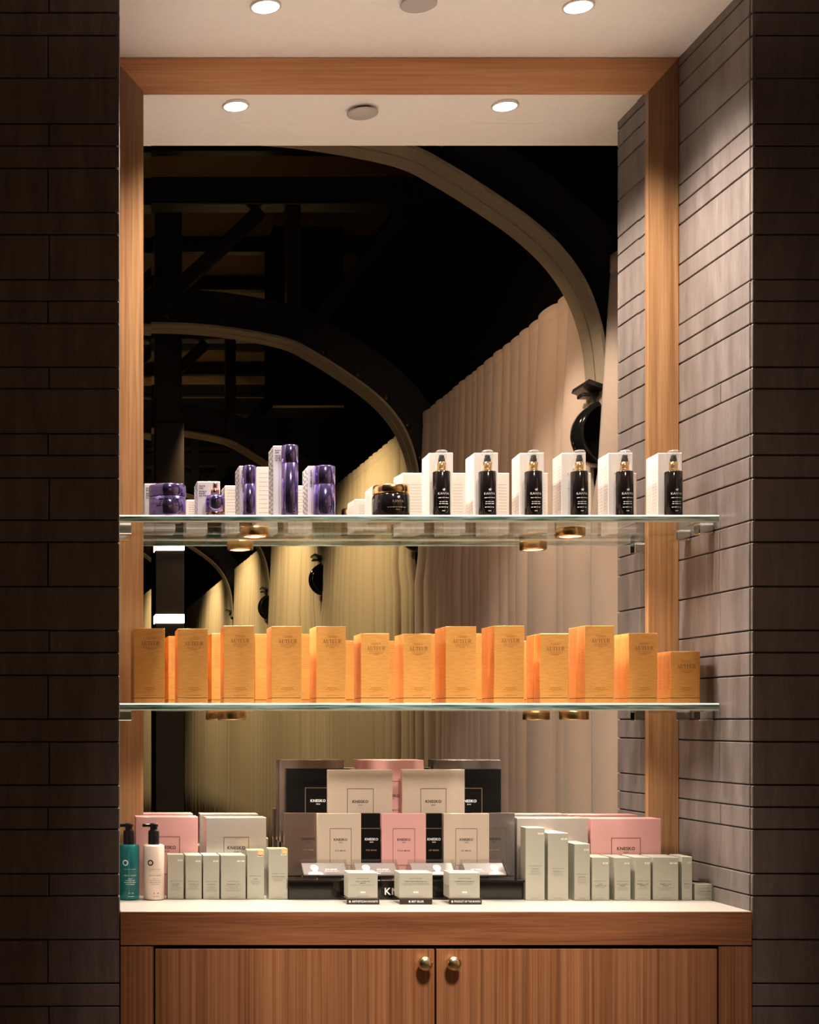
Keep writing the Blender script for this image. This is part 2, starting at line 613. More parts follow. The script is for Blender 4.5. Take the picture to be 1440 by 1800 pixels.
SERIF = {   # capitals of the carton wordmark on a 1-unit cap height: list of strokes (polygons), advance
    'A': ([[(0.05, 0), (0.11, 0), (0.37, 1), (0.32, 1)], [(0.33, 1), (0.40, 1), (0.72, 0), (0.60, 0)], [(0.16, .36), (0.52, .36), (0.50, .42), (0.19, .42)],
           [(-.02, 0), (0.20, 0), (0.20, .05), (-.02, .05)], [(0.50, 0), (0.80, 0), (0.80, .05), (0.50, .05)]], 0.84),
    'U': ([[(0.10, .25), (0.22, .25), (0.22, 1), (0.10, 1)], [(0.62, .25), (0.67, .25), (0.67, 1), (0.62, 1)],
           [(0.10, .26), (0.13, .12), (0.22, .03), (0.38, -.02), (0.54, .03), (0.63, .12), (0.67, .26), (0.62, .26), (0.58, .15), (0.50, .08), (0.40, .05), (0.30, .09), (0.24, .16), (0.22, .26)],
           [(0.01, .95), (0.32, .95), (0.32, 1), (0.01, 1)], [(0.53, .95), (0.76, .95), (0.76, 1), (0.53, 1)]], 0.82),
    'T': ([[(0.28, 0), (0.40, 0), (0.40, 1), (0.28, 1)], [(0, .94), (0.68, .94), (0.68, 1), (0, 1)], [(0, .78), (.04, .78), (.07, .95), (0, .95)],
           [(.64, .78), (.68, .78), (.68, .95), (.61, .95)], [(.18, 0), (.50, 0), (.50, .05), (.18, .05)]], 0.74),
    'E': ([[(0.10, 0), (0.22, 0), (0.22, 1), (0.10, 1)], [(0.01, .95), (0.60, .95), (0.60, 1), (0.01, 1)], [(0.01, 0), (0.64, 0), (0.64, .05), (0.01, .05)],
           [(0.22, .49), (0.50, .49), (0.50, .54), (0.22, .54)], [(.56, .80), (.60, .80), (.60, .96), (.54, .96)], [(.58, .04), (.64, .04), (.66, .22), (.62, .22)],
           [(.46, .40), (.50, .40), (.50, .63), (.46, .63)]], 0.70),
    'R': ([[(0.10, 0), (0.22, 0), (0.22, 1), (0.10, 1)], [(0.01, .95), (0.36, .95), (0.36, 1), (0.01, 1)], [(0.01, 0), (0.32, 0), (0.32, .05), (0.01, .05)],
           [(0.34, .95), (0.46, .92), (0.52, .86), (.54, .76), (.52, .64), (.44, .55), (.34, .52), (.22, .52), (.22, .47), (.38, .47), (.54, .53), (.64, .64), (.66, .76), (.62, .90), (.52, .97), (.36, 1)],
           [(0.32, .49), (0.44, .49), (0.72, .05), (0.80, .05), (0.80, 0), (0.66, 0)]], 0.80),
}


def serif_word(mb, s, x, z, y, cap, mat):
    w = sum(SERIF[c][1] for c in s) * cap
    t = x - w / 2
    for c in s:
        strokes, adv = SERIF[c]
        for st in strokes:
            mb.poly([(t + p[0] * cap, y, z + p[1] * cap) for p in st], mat)
        t += adv * cap


# ------------------------------------------------------------------ the setting
ROWS = [22, 62, 137, 217, 256, 295, 373, 412, 491, 529, 568, 645, 683, 762, 800, 840, 914, 953, 1031, 1108, 1147,
        1187, 1264, 1304, 1380, 1419, 1458, 1536, 1575, 1652, 1729, 1769]
zrow = [Z(p, Y_FRONT) for p in ROWS]
u = 38.8 * Y_FRONT / F
while zrow[0] < 3.6:                                     # carry the coursing on past the frame
    for k in (1, 2, 2, 1, 1, 2):
        zrow.insert(0, zrow[0] + k * u)
while zrow[-1] > 0.12:
    for k in (2, 1, 2, 1):
        zrow.append(zrow[-1] - k * u)
zrow = [z for z in zrow if z > 0.02] + [0.0]
rng = random.Random(5)


def tiled(name, kind, a0, a1, fixed, joints):
    """courses of long dark tiles; kind 'front' lies in X at Y = fixed, 'side' lies in Y at X = fixed"""
    mb = MB()
    g, t = 0.0034, 0.010
    for i, (zt, zb) in enumerate(zip(zrow[:-1], zrow[1:])):
        cuts = [a0] + sorted(j for j in joints(i, zt) if a0 + .02 < j < a1 - .02) + [a1]
        for p, q in zip(cuts[:-1], cuts[1:]):
            e = rng.uniform(-0.0007, 0.0007)
            if kind == 'front':
                mb.box(p + g / 3, q - g / 3, fixed + e, fixed + t, zb + g / 2, zt - g / 2, M['tile'], 0.0015)
            elif kind == 'right':
                mb.box(fixed + e, fixed + t, p + g / 3, q - g / 3, zb + g / 2, zt - g / 2, M['tile'], 0.0015)
            else:
                mb.box(fixed - t, fixed + e, p + g / 3, q - g / 3, zb + g / 2, zt - g / 2, M['tile'], 0.0015)
    if kind == 'front':
        mb.box(a0 + .011, a1 - .011, fixed + 0.004, fixed + 0.45, 0, zrow[0], M['grout'])
    elif kind == 'right':
        mb.box(fixed + 0.004, fixed + 0.02, a0, a1, 0, zrow[0], M['grout'])
    else:
        mb.box(fixed - 0.02, fixed - 0.004, a0, a1, 0, zrow[0], M['grout'])
    return struct(mb.build(name))


jl = lambda i, z: [X((82, 84, 52, 86)[i % 4], Y_FRONT) - (0.0, 0.28)[i % 2] * 0 - k * 0.62 for k in range(3)] if i % 2 else []
jr = lambda i, z: [1.86] if i % 3 == 1 else []
js = lambda i, z: [3.62] if i % 7 == 2 else []
tiled('wall_left', 'front', -1.25, X_L, Y_FRONT, jl)
tiled('wall_right', 'front', X_R, 2.2, Y_FRONT, jr)
tiled('wall_niche_right', 'right', Y_FRONT + 0.011, 3.9, X_R, js)
tiled('wall_niche_left', 'left', Y_FRONT + 0.011, 3.9, X_L, js)
mb = MB(); mb.box(X_L - .3, X_R + .3, 3.885, 3.95, 0, 3.4, M['hallwall']); struct(mb.build('wall_back'))
mb = MB()
mb.box(X_L, X_R, Y_FRONT - .002, 3.89, Z_CEIL, Z_CEIL + 0.05, M['plaster'])
mb.box(-1.25, 2.2, 3.288, Y_FRONT - .0025, Z_CEIL, Z_CEIL + 0.05, M['plaster'])
struct(mb.build('ceiling'))
mb = MB()
mb.box(-1.25, 2.2, 3.29, 3.44, Z_CEIL + 0.052, 4.8, M['hallwall'])
struct(mb.build('trim_header'))
mb = MB(); mb.box(-1.3, 2.4, -14.5, 3.95, -0.06, 0.0, M['floor']); struct(mb.build('floor'))
mb = MB(); mb.box(-1.31, -1.25, -14.5, 3.44, 0, 4.8, M['hallwall']); struct(mb.build('wall_hall_left'))
mb = MB(); mb.box(2.30, 2.36, -14.5, 3.44, 0, 4.8, M['hallwall']); struct(mb.build('wall_hall_right'))
mb = MB(); mb.box(-1.31, 2.36, -14.56, -14.5, 0, 4.8, M['hallwall']); struct(mb.build('wall_hall_end'))
mb = MB()
mb.box(-1.25, 2.30, -14.5, 3.28, 4.80, 4.86, M['hallwood'])
for k in range(18):
    y = 2.75 - 0.93 * k
    mb.box(-1.25, 2.30, y - .04, y + .04, 4.69, 4.80, M['iron'])
struct(mb.build('ceiling_hall'))

# ------------------------------------------------------------------ mirror in its oak frame
FW = 0.0787
mx0, mx1, mz1, mz0 = X_L + FW, X_R - FW, Z_CEIL - 0.0875, Z_TOP + 0.03
t = thing('framed_mirror', ((X_L + X_R) / 2, Y_MIRROR, Z_TOP), 'large mirror in an oak frame filling the back of the niche', 'mirror')
t0 = t.location.copy()


def local(mb_obj, root):
    mb_obj.parent = root
    mb_obj.matrix_parent_inverse = root.matrix_world.inverted() if False else Matrix.Translation(-root.location)
    return mb_obj


bw = 0.026
mb = MB()
a, b, c, d = mx0 - .004, mx1 + .004, mz0 - .004, mz1 + .004
tl, tr, tt = math.tan(math.radians(1.45)), math.tan(math.radians(0.28)), math.tan(math.radians(0.28))
ym = Y_MIRROR
mb.poly([(a + bw, ym, c), (b - bw, ym, c), (b - bw, ym, d - bw), (a + bw, ym, d - bw)], M['mirror'])
mb.poly([(a, ym - bw * tl, c), (a + bw, ym, c), (a + bw, ym, d - bw), (a, ym - bw * tl, d - bw)], M['mirror'])
mb.poly([(b - bw, ym, c), (b, ym - bw * tr, c), (b, ym - bw * tr, d - bw), (b - bw, ym, d - bw)], M['mirror'])
mb.poly([(a + bw, ym, d - bw), (b - bw, ym, d - bw), (b - bw, ym - bw * tt, d), (a + bw, ym - bw * tt, d)], M['mirror'])
mb.poly([(a, ym - bw * tl, d - bw), (a + bw, ym, d - bw), (a + bw, ym - bw * tt, d), (a, ym - bw * tt, d)], M['mirror'])
mb.poly([(b - bw, ym, d - bw), (b, ym - bw * tr, d - bw), (b, ym - bw * tt, d), (b - bw, ym - bw * tt, d)], M['mirror'])
mb.box(a, b, ym + .0005, ym + .006, c, d, M['dark'])
local(mb.build('mirror_glass', normals=False), t)
yf, yb = Y_FRAME, 3.884
g = 0.0005
xl, xr, zt_ = X_L + .001, X_R - .0015, Z_CEIL - .0015
mb = MB(); mb.slab([(xl, yf, Z_TOP + .001), (xl + FW, yf, Z_TOP + .001), (xl + FW, yf, zt_ - FW - .009), (xl, yf, zt_ - g)], (0, yb - yf, 0), M['frame_v'])
local(mb.build('frame_upright'), t)
mb = MB(); mb.slab([(xr - FW, yf, Z_TOP + .001), (xr, yf, Z_TOP + .001), (xr, yf, zt_ - g), (xr - FW, yf, zt_ - FW - .009)], (0, yb - yf, 0), M['frame_v'])
local(mb.build('frame_upright'), t)
mb = MB(); mb.slab([(xl, yf, zt_), (xl + FW, yf, zt_ - FW - .0085), (xr - FW, yf, zt_ - FW - .0085), (xr, yf, zt_)], (0, yb - yf, 0), M['frame_h'])
local(mb.build('frame_rail'), t)
mb = MB(); mb.box(xl + FW, xr - FW, yf, yb, Z_TOP + .001, Z_TOP + .03, M['frame_h'])
local(mb.build('frame_rail'), t)

# ------------------------------------------------------------------ ceiling lamps and cover
for i, (lx, ly) in enumerate(DL):
    t = thing('downlight', (lx, ly, Z_CEIL), ('round lit downlight in the niche ceiling nearer the left wall', 'round lit downlight in the niche ceiling nearer the tiled side wall')[i],
              'ceiling light', 'recessed downlights')
    mb = MB(); mb.lathe([(0.034, -.0005), (0.038, -.0005), (0.038, -.004), (0.033, -.005), (0.033, -.001)], M['trim'], n=48); mb.build('trim_ring', t)
    mb = MB(); mb.lathe([(0.001, -.0035), (0.0325, -.0035), (0.0325, -.0005)], M['lamp'], n=48); mb.build('lens', t)
t = thing('sprinkler_cover', (X(736, 3.55), 3.55, Z_CEIL), 'round grey concealed sprinkler cover between the two ceiling downlights', 'sprinkler')
mb = MB(); mb.lathe([(0.002, -.014), (0.040, -.014), (0.0435, -.012), (0.0435, -.009), (0.03, -.009)], M['cover'], n=56); mb.build('cover_plate', t)
mb = MB(); mb.lathe([(0.03, -.011), (0.030, -.0005), (0.028, -.0005)], M['dark'], n=32); mb.build('cup', t)

# ------------------------------------------------------------------ glass shelves, brackets, puck lights


def shelf(zt, label):
    x0, x1, y0, y1 = X_L + .003, X_R - .003, YS, Y_MIRROR - .012
    mb = MB()
    c = .0032                                            # ground chamfers along the polished edges
    prof = [(y0, zt - TH + c), (y0, zt - c), (y0 + c, zt), (y1, zt), (y1, zt - TH), (y0 + c, zt - TH)]
    V = mb.bm.verts.new
    la, lb = [V((x0, p, q)) for p, q in prof], [V((x1, p, q)) for p, q in prof]
    kinds = ['edge', 'ground', 'glass', 'glass', 'glass', 'ground']
    n = len(prof)
    for i in range(n):
        f = mb.bm.faces.new((la[i], lb[i], lb[(i + 1) % n], la[(i + 1) % n]))
        f.material_index = mb.slot(M[kinds[i]])
    for q in (la, lb):
        mb.bm.faces.new(q).material_index = mb.slot(M['glass'])
    o = mb.build('glass_shelf')
    return tag(o, label, 'shelf', 'glass shelves')


def edge_mat():
    m, nt, b = new_mat('green_glass_edge')
    L = nt.links
    tc = nt.nodes.new('ShaderNodeTexCoord')
    mp = nt.nodes.new('ShaderNodeMapping')
    mp.inputs['Scale'].default_value = (6, 6, 90)
    L.new(tc.outputs['Object'], mp.inputs['Vector'])
    n = nt.nodes.new('ShaderNodeTexNoise')
    n.inputs['Scale'].default_value = 1.6
    n.inputs['Detail'].default_value = 3
    L.new(mp.outputs['Vector'], n.inputs['Vector'])
    cr = nt.nodes.new('ShaderNodeValToRGB')
    cr.color_ramp.elements[0].position = 0.35
    cr.color_ramp.elements[0].color = (0.035, 0.12, 0.095, 1)
    cr.color_ramp.elements[1].position = 0.7
    cr.color_ramp.elements[1].color = (0.52, 0.74, 0.65, 1)
    L.new(n.outputs['Fac'], cr.inputs['Fac'])
    L.new(cr.outputs['Color'], b.inputs['Base Color'])
    b.inputs['Roughness'].default_value = 0.06
    b.inputs['Transmission Weight'].default_value = 0.35
    b.inputs['Coat Weight'].default_value = 0.4
    return m


M['edge'] = edge_mat()
M['ground'] = plain('ground_glass_chamfer', (0.80, 0.86, 0.82), 0.35)
shelf(Z1, 'upper clear glass shelf with green edges holding the jars and bottles')
shelf(Z2, 'lower clear glass shelf with green edges holding the orange cartons')
NAMES = {Z1: 'upper', Z2: 'lower'}
for zs in (Z1, Z2):
    for side, xa, xb in (('left', X_L + .0005, X_L + .038), ('right', X_R - .038, X_R - .0015)):
        for pos, yc in (('front', 3.668), ('rear', 3.80)):
            mb = MB()
            mb.box(xa, xb, yc - .016, yc + .016, zs - TH - .0245, zs - TH - .0005, M['steel'], .002)
            tag(mb.build('shelf_bracket'), f'small square clear metal block under the {pos} {side} end of the {NAMES[zs]} glass shelf', 'bracket', 'shelf support blocks')
for i, (lx, ly, lz) in enumerate(PUCKS):
    t = thing('puck_light', (lx, ly, lz - TH), ('brass ringed puck lamp under the upper glass shelf below the violet bottles',
              'brass ringed puck lamp under the upper glass shelf below the black pump bottles',
              'brass ringed puck lamp under the lower glass shelf, the one nearer the left wall',
              'brass ringed puck lamp under the lower glass shelf, the one nearer the tiled side wall')[i], 'lamp', 'puck lights under the shelves')
    mb = MB(); mb.lathe([(0.030, -.0005), (0.0350, -.0005), (0.0358, -.003), (0.0358, -.020), (0.0345, -.0225), (0.029, -.0235), (0.029, -.016), (0.0275, -.016), (0.0275, -.0005)], M['brass'], n=48)
    mb.build('ring', t)
    mb = MB(); mb.lathe([(0.001, -.0215), (0.0285, -.0215), (0.0285, -.018)], M['lens'], n=40); mb.build('lens', t)

# ------------------------------------------------------------------ counter and cabinet
t = thing('countertop', ((X_L + X_R) / 2, 3.66, Z_TOP), 'cream countertop with a deep walnut front edge under the products', 'countertop')
mb = MB(); mb.box(X_L + .001, X_R - .0015, Y_FRONT - .001, 3.8585, Z_TOP - .02, Z_TOP, M['quartz'], 0.0008)
local(mb.build('top_surface'), t)
zf = Z(1661, Y_FRONT)
mb = MB(); mb.box(X_L + .001, X_R - .0015, Y_FRONT - .003, Y_FRONT + .03, zf, Z_TOP - .0205, M['cab_h'], 0.0006)
mb.box(X_L + .001, X_R - .0015, Y_FRONT - .003, Y_FRONT - .0012, Z_TOP - .0205, Z_TOP - .0015, M['cab_h'])
local(mb.build('front_edge'), t)
t = thing('cabinet', ((X_L + X_R) / 2, 3.66, 0), 'two-door walnut veneer cabinet with round brass knobs under the countertop', 'cabinet')
zc = zf - .0035
x1_, x2_ = X(270, Y_FRONT), X(1263, Y_FRONT)
mb = MB(); mb.box(X_L + .002, X_R - .002, Y_FRONT + .03, 3.85, 0.001, zc - .001, M['dark'])
local(mb.build('carcass'), t)
for p, q in ((X_L + .001, x1_), (x2_, X_R - .0015)):
    mb = MB(); mb.box(p, q, Y_FRONT - .003, Y_FRONT + .029, 0.001, zc, M['cab_v'], .0006)
    local(mb.build('stile'), t)
xm = X(765.5, Y_FRONT)
for p, q, kx in ((x1_ + .004, xm - .0024, X(744, Y_FRONT)), (xm + .0024, x2_ - .004, X(794, Y_FRONT))):
    mb = MB(); mb.box(p, q, Y_FRONT - .001, Y_FRONT + .019, 0.06, zc - .006, M['cab_v'], .0008)
    dr = local(mb.build('door'), t)
    zk = Z(1691, Y_FRONT)
    mb = MB()
    mb.lathe([(0.008, 0), (0.008, -.010), (0.0135, -.013), (0.0172, -.019), (0.0172, -.023), (0.0145, -.0285), (0.0085, -.0318), (0.001, -.0325)], M['knob'], c=(kx, Y_FRONT - .001, zk), axis='y', n=40)
    k = mb.build('knob')
    k.parent = dr

# ------------------------------------------------------------------ the hall seen in the mirror
XC, ZC = 2.0, 3.02


def curtain(y0, y1, seed, label, mat, zt=ZC):
    r = random.Random(seed)
    y = y1
    pts = []
    while y > y0:                                        # pleats of uneven width
        near = y > 1.75
        p = r.uniform(0.075, 0.16) * (1.6 if near else 1.0)
        amp = r.uniform(0.026, 0.050) * (1.8 if near else 1)
        for k in range(10):
            f = k / 10
            yy = y - p * f
            if yy < y0:
                break
            pts.append((yy, XC + 0.03 - amp * math.sin(math.pi * f) ** 0.55))
        y -= p
    bm = bmesh.new()
    rows = []
    zz = [0.02, 0.5, 1.2, 1.9, 2.10, 2.24, 2.5, zt - .075, zt - .07, zt - .06, zt]
    mid, hl = (y0 + y1) / 2, (y1 - y0) / 2
    for z in zz:
        row = []
        full = 1.0 if z < 2.15 else 0.0                   # below the arch springings the panels meet
        k0 = (hl + .075 * full) / hl
        for yy, xx in pts:
            sway = 0.008 * math.sin(yy * 5 + z * 1.3 + seed)
            tight = 0.003 if abs(z - (zt - .07)) < .001 else 0
            xg = XC + 0.03 - (XC + 0.03 - xx) * (0.32 if z > zt - .1 else 0.75 if z > 2.3 else 1.0)   # gathered on the heading tape
            row.append(bm.verts.new((xg + sway * (1 - z / zt) + tight, mid + (yy - mid) * k0, z)))
        rows.append(row)
    for a, b in zip(rows[:-1], rows[1:]):
        for i in range(len(a) - 1):
            f = bm.faces.new((a[i], a[i + 1], b[i + 1], b[i]))
            f.smooth = True
    bmesh.ops.recalc_face_normals(bm, faces=bm.faces[:])
    me = bpy.data.meshes.new('curtain')
    bm.to_mesh(me)
    bm.free()
    me.materials.append(mat)
    o = bpy.data.objects.new('curtain', me)
    COL.objects.link(o)
    md = o.modifiers.new('thick', 'SOLIDIFY')
    md.thickness = 0.004
    md.offset = 0
    return tag(o, label, 'curtain', 'linen curtains along the hall')


YA = [2.31, -0.40, -3.25, -5.95, -8.7]
curtain(YA[0] + .10, 2.90, 1, 'narrow linen curtain panel reflected right beside the tiled wall edge', M['cloth'])
curtain(YA[1] + .10, YA[0] - .10, 2, 'wide linen curtain panel reflected between the two largest iron arches', M['cloth'])
curtain(YA[2] + .10, YA[1] - .10, 3, 'linen curtain panel reflected between the second and third iron arches', M['cloth_far'])
curtain(YA[3] + .10, YA[2] - .10, 4, 'linen curtain panel reflected between the third and fourth iron arches', M['cloth_far'])
curtain(YA[4] + .10, YA[3] - .10, 5, 'linen curtain panel reflected beyond the fourth iron arch', M['cloth_far'])
curtain(-14.3, YA[4] - .10, 6, 'farthest linen curtain panel reflected at the end of the hall', M['cloth_far'])

HALF = [(0, 3.508), (0.25, 3.502), (0.5, 3.478), (.797, 3.42), (.95, 3.345), (1.11, 3.245), (1.25, 3.145), (1.36, 3.04), (1.44, 2.92), (1.49, 2.78), (1.510, 2.64), (1.515, 2.5)]
CX = 0.485


def catmull(p, n=5):
    out = []
    for i in range(len(p) - 1):
        p0, p1, p2, p3 = p[max(i - 1, 0)], p[i], p[i + 1], p[min(i + 2, len(p) - 1)]
        for k in range(n):
            t_ = k / n
            out.append(tuple(0.5 * (2 * p1[j] + (p2[j] - p0[j]) * t_ + (2 * p0[j] - 5 * p1[j] + 4 * p2[j] - p3[j]) * t_ ** 2 + (3 * p1[j] - p0[j] - 3 * p2[j] + p3[j]) * t_ ** 3) for j in (0, 1)))
    out.append(p[-1])
    return out


half = catmull(HALF)
arc = [(CX - dx, z) for dx, z in reversed(half[1:])] + [(CX + dx, z) for dx, z in half]


def offset(pts, d):
    out = []
    for i, p in enumerate(pts):
        a, b = pts[max(i - 1, 0)], pts[min(i + 1, len(pts) - 1)]
        tx, tz = b[0] - a[0], b[1] - a[1]
        l = math.hypot(tx, tz)
        out.append((p[0] - tz / l * d, p[1] + tx / l * d))
    return out


def strip(mb, inner, outer, y0, y1, m):
    k = mb.slot(m)
    V = mb.bm.verts.new
    rows = [[V((p[0], y0, p[1])) for p in inner], [V((p[0], y0, p[1])) for p in outer], [V((p[0], y1, p[1])) for p in outer], [V((p[0], y1, p[1])) for p in inner]]
    n = len(inner)
    for a in range(4):
        r, s_ = rows[a], rows[(a + 1) % 4]
        for i in range(n - 1):
            f = mb.bm.faces.new((r[i], r[i + 1], s_[i + 1], s_[i]))
            f.material_index = k
    for e in (0, -1):
        f = mb.bm.faces.new([r[e] for r in rows])
        f.material_index = k


def iron_arch(y, label):
    t = thing('iron_arch', (0, y, 0), label, 'arch', 'riveted iron arches of the hall')
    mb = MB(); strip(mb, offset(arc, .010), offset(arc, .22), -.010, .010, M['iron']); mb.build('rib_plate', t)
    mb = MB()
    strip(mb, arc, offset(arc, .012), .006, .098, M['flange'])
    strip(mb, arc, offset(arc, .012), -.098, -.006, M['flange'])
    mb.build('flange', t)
    o2 = offset(arc, .055)
    first = None
    for i in range(4, len(arc), 6):
        p = o2[i]
        if first is None:
            mb = MB()
            mb.lathe([(0.020, 0), (0.018, .008), (0.010, .014), (0.002, .016)], M['rivet'], axis='y', n=14)
            first = q = mb.build('rivet', t)
        else:
            q = first.copy()
            COL.objects.link(q)
            q.parent = t
        q.location = (p[0], .0105, p[1])
    for sx in (1, -1):
        mb = MB()
        xa = CX + sx * 1.515
        xb = CX + sx * 1.70
        lo, hi = min(xa, xb), max(xa, xb)
        mb.box(xa - sx * .06, xa + sx * .02, -.085, .085, 2.556, 2.572, M['iron'], rot=Matrix.Rotation(sx * .35, 4, 'Y'))
        mb.build('corbel', t)
    mb = MB()
    mb.box(-1.24, 2.29, -.07, .07, 4.17, 4.32, M['iron'], .004)
    mb.build('top_chord', t)

    def bar(x0, z0, x1, z1, w):
        mb = MB()
        l = math.hypot(x1 - x0, z1 - z0)
        a_ = math.atan2(z1 - z0, x1 - x0)
        mb.box((x0 + x1) / 2 - l / 2, (x0 + x1) / 2 + l / 2, -.045, .045, (z0 + z1) / 2 - w / 2, (z0 + z1) / 2 + w / 2, M['iron'], .003, rot=Matrix.Rotation(-a_, 4, 'Y'))
        mb.build('brace', t)
    for s_ in (1, -1):
        c = lambda x: CX + s_ * (x - CX)
        bar(c(1.33), 3.44, c(1.33), 4.19, .075)
        bar(c(1.40), 3.47, c(1.93), 4.12, .075)
        bar(c(.62), 3.66, c(1.15), 4.15, .075)
    return t


iron_arch(YA[0], 'largest black riveted iron arch with pale flange, curving beside the nearest curtain')
iron_arch(YA[1], 'second iron arch, its pale flange crossing the middle of the mirror')
iron_arch(YA[2], 'third iron arch seen low in the mirror behind the dark lamp post')
iron_arch(YA[3], 'fourth iron arch, a small curve seen under the upper glass shelf')
iron_arch(YA[4], 'farthest iron arch beside the dark lamp post under the upper shelf')
LAB = ['large round black lamp bowl on the column of the largest arch', 'round black lamp bowl on the column of the second arch',
       'round black lamp bowl on the column of the third arch', 'small round black lamp bowl on the column of the fourth arch']
for i in range(4):
    y = YA[i]
    t = thing('column_lamp', (XC + .040, y, 2.40), LAB[i], 'lamp', 'black lamp bowls on the columns')
    mb = MB()
    mb.lathe([(0.02, -.060), (0.085, -.058), (0.110, -.050), (0.124, -.030), (0.126, 0), (0.124, .030), (0.112, .048), (0.104, .052), (0.094, .040), (0.05, .020), (0.005, .016)], M['gloss_black'], axis='y', n=48)
    mb.build('bowl', t)
    mb = MB(); mb.box(-.10, -.0005, -.03, .03, .135, .150, M['iron'], .003); mb.build('bracket', t)

# dark post with two lit bars, and a dark hanging box
yp = 7.74 - 9.3
k_ = 9.3 / F
t = thing('lamp_post', ((X(297, 9.3)), yp, 0), 'dark square post with two glowing lamp bars reflected near the left of the mirror', 'lamp')
hw = 25 * k_
mb = MB()
mb.box(-hw, hw, -.07, .07, 0.001, Z(747, 9.3), M['signboard'], .003)
mb.build('lower_casing', t)
mb = MB(); mb.box(-hw, hw - .012, -.05, .05, Z(747, 9.3), 4.57, M['iron'], .003); mb.build('upper_post', t)
for a_, b_ in ((955, 970), (1081, 1097)):
    mb = MB(); mb.box(-hw - .002, hw + .002, -.074, .078, Z(b_, 9.3), Z(a_, 9.3), M['bar'], .004); mb.build('lamp_bar', t)
yh = 7.74 - 10.0
t = thing('hanging_box', (X(533, 10), yh, Z(727, 10)), 'dark box hanging from the hall ceiling with a pale lower edge', 'bulkhead')
mb = MB(); mb.box(-.232, .232, -.2, .2, .01, 1.2, M['hallwall'], .003); mb.build('casing', t)
mb = MB(); mb.box(-.234, .234, .19, .205, 0, .012, M['flange']); mb.build('edge_strip', t)

# ------------------------------------------------------------------ cartons
def carton(name, x0, x1, ytop, zbase, Y, d, mat, label, cat, group=None, yaw=0.0, lid=None, ybot=None, bevel=.0007):
    """a carton whose front lies at depth Y between the picture columns x0 and x1; returns thing, width, height"""
    w = (x1 - x0) * Y / F
    h = Z(ytop, Y) - zbase
    t = thing(name, (X((x0 + x1) / 2, Y), Y + d / 2, zbase), label, cat, group, yaw)
    mb = MB()
    mb.box(-w / 2, w / 2, -d / 2, d / 2, 0.0005, h, mat, bevel)
    mb.build('box_body', t)
    return t, w, h


# --- upper shelf, violet range --------------------------------------------------------------------
ORD = ['first', 'second', 'third', 'fourth', 'fifth', 'sixth', 'seventh', 'eighth', 'ninth', 'tenth', 'eleventh', 'twelfth', 'thirteenth']
VIO = 'white cartons behind the violet jars'


def zigzag(mb, rng, w, d, h, side=-1):
    """hand-drawn black stripes down the left edge of the carton"""
    x = side * (w / 2 + .0004)
    for yy in (-d / 2 + .006, 0.004):
        z = .004
        while z < h - .012:
            l = rng.uniform(.008, .013)
            mb.poly([(x, yy - .004, z), (x, yy + .005, z + .003), (x, yy + .006, z + l), (x, yy - .003, z + l - .003)], M['ink'])
            z += l + rng.uniform(.0015, .004)


def violet_print(t, w, h, d, lines, size, vert=None):
    r = random.Random(len(lines[0]) if lines else 7)
    mb = MB()
    y = -d / 2 - .0005
    z = h - .010
    for s_ in lines:
        if s_:
            put_text(mb, s_, -w / 2 + .005, z - size, y, size, M['ink'], bold=.03, align='l', width=len(s_) * size * 0.98)
        z -= size * 1.42 if s_ else size * .8
    if vert:
        put_text(mb, vert, -w / 2 + .010, h - .008, y, size, M['ink'], bold=.02, align='r', vertical=True, width=.045)
    put_text(mb, '100 ml', -w / 2 + .005, .003, y, .0035, M['ink'], bold=.02, align='l')
    for k in range(12):
        micro(mb, r, 0, h * .9 - k * h * .065, d / 2 + .0005, w * .75, .0012, M['greyink'])
    mb.build('lettering', t)
    mb = MB()
    zigzag(mb, r, w, d, h)
    mb.build('printed_stripes', t)


VY = 3.675
specs = [
    ('skincare_box', 253.5, 322, 850, .075, 'wide white carton behind the large violet jar', ['BODY', 'BUTTER', '', 'BEURRE', 'POUR', 'LE CORPS'], None),
    ('skincare_box', 346.5, 387, 846, .040, 'white carton behind the small violet dropper bottle', ['FACE', 'OIL', '', 'HUILE', 'POUR', 'LE VISAGE'], None),
    ('skincare_box', 420, 448, 819, .040, 'slim white striped carton behind the shorter slim violet bottle', [], 'CBD OIL'),
    ('skincare_box', 480, 521, 783.5, .040, 'tallest white striped carton behind the tall violet bottle', ['BODY', 'OIL', '', 'HUILE', 'POUR', 'LE CORPS'], None),
    ('skincare_box', 541, 586, 819, .040, 'white carton behind the thick violet bottle nearest the black jar', [], 'CBD GEL'),
]
for i, (nm, a_, b_, yt, d_, lb, lines, vert) in enumerate(specs):
    t, w, h = carton(nm, a_, b_, yt, Z1, VY if i else 3.716, d_, M['cool_card'], lb, 'carton', VIO, bevel=.0015)
    violet_print(t, w, h, d_, lines, .0037, vert)
    if i:
        copy_thing(t, (t.location.x + .001, t.location.y + d_ + .003, Z1), 'rear twin standing behind the ' + lb.split(' behind')[0] + (' of the dropper bottle', '', '', ' of the thick bottle')[i - 1])


def vio_text(mb, r, z, k=4, size=.0032):
    fn = round_fn(r)
    for j in range(k):
        micro(mb, random.Random(j + k), 0, z - j * size * 1.5, 0, r * (1.1, .9, 1.0, 1.4)[j % 4], size, M['ink'], fn=fn)


def cyl_px(a_, b_, Y): return X((a_ + b_) / 2, Y), (b_ - a_) / 2 * Y / F


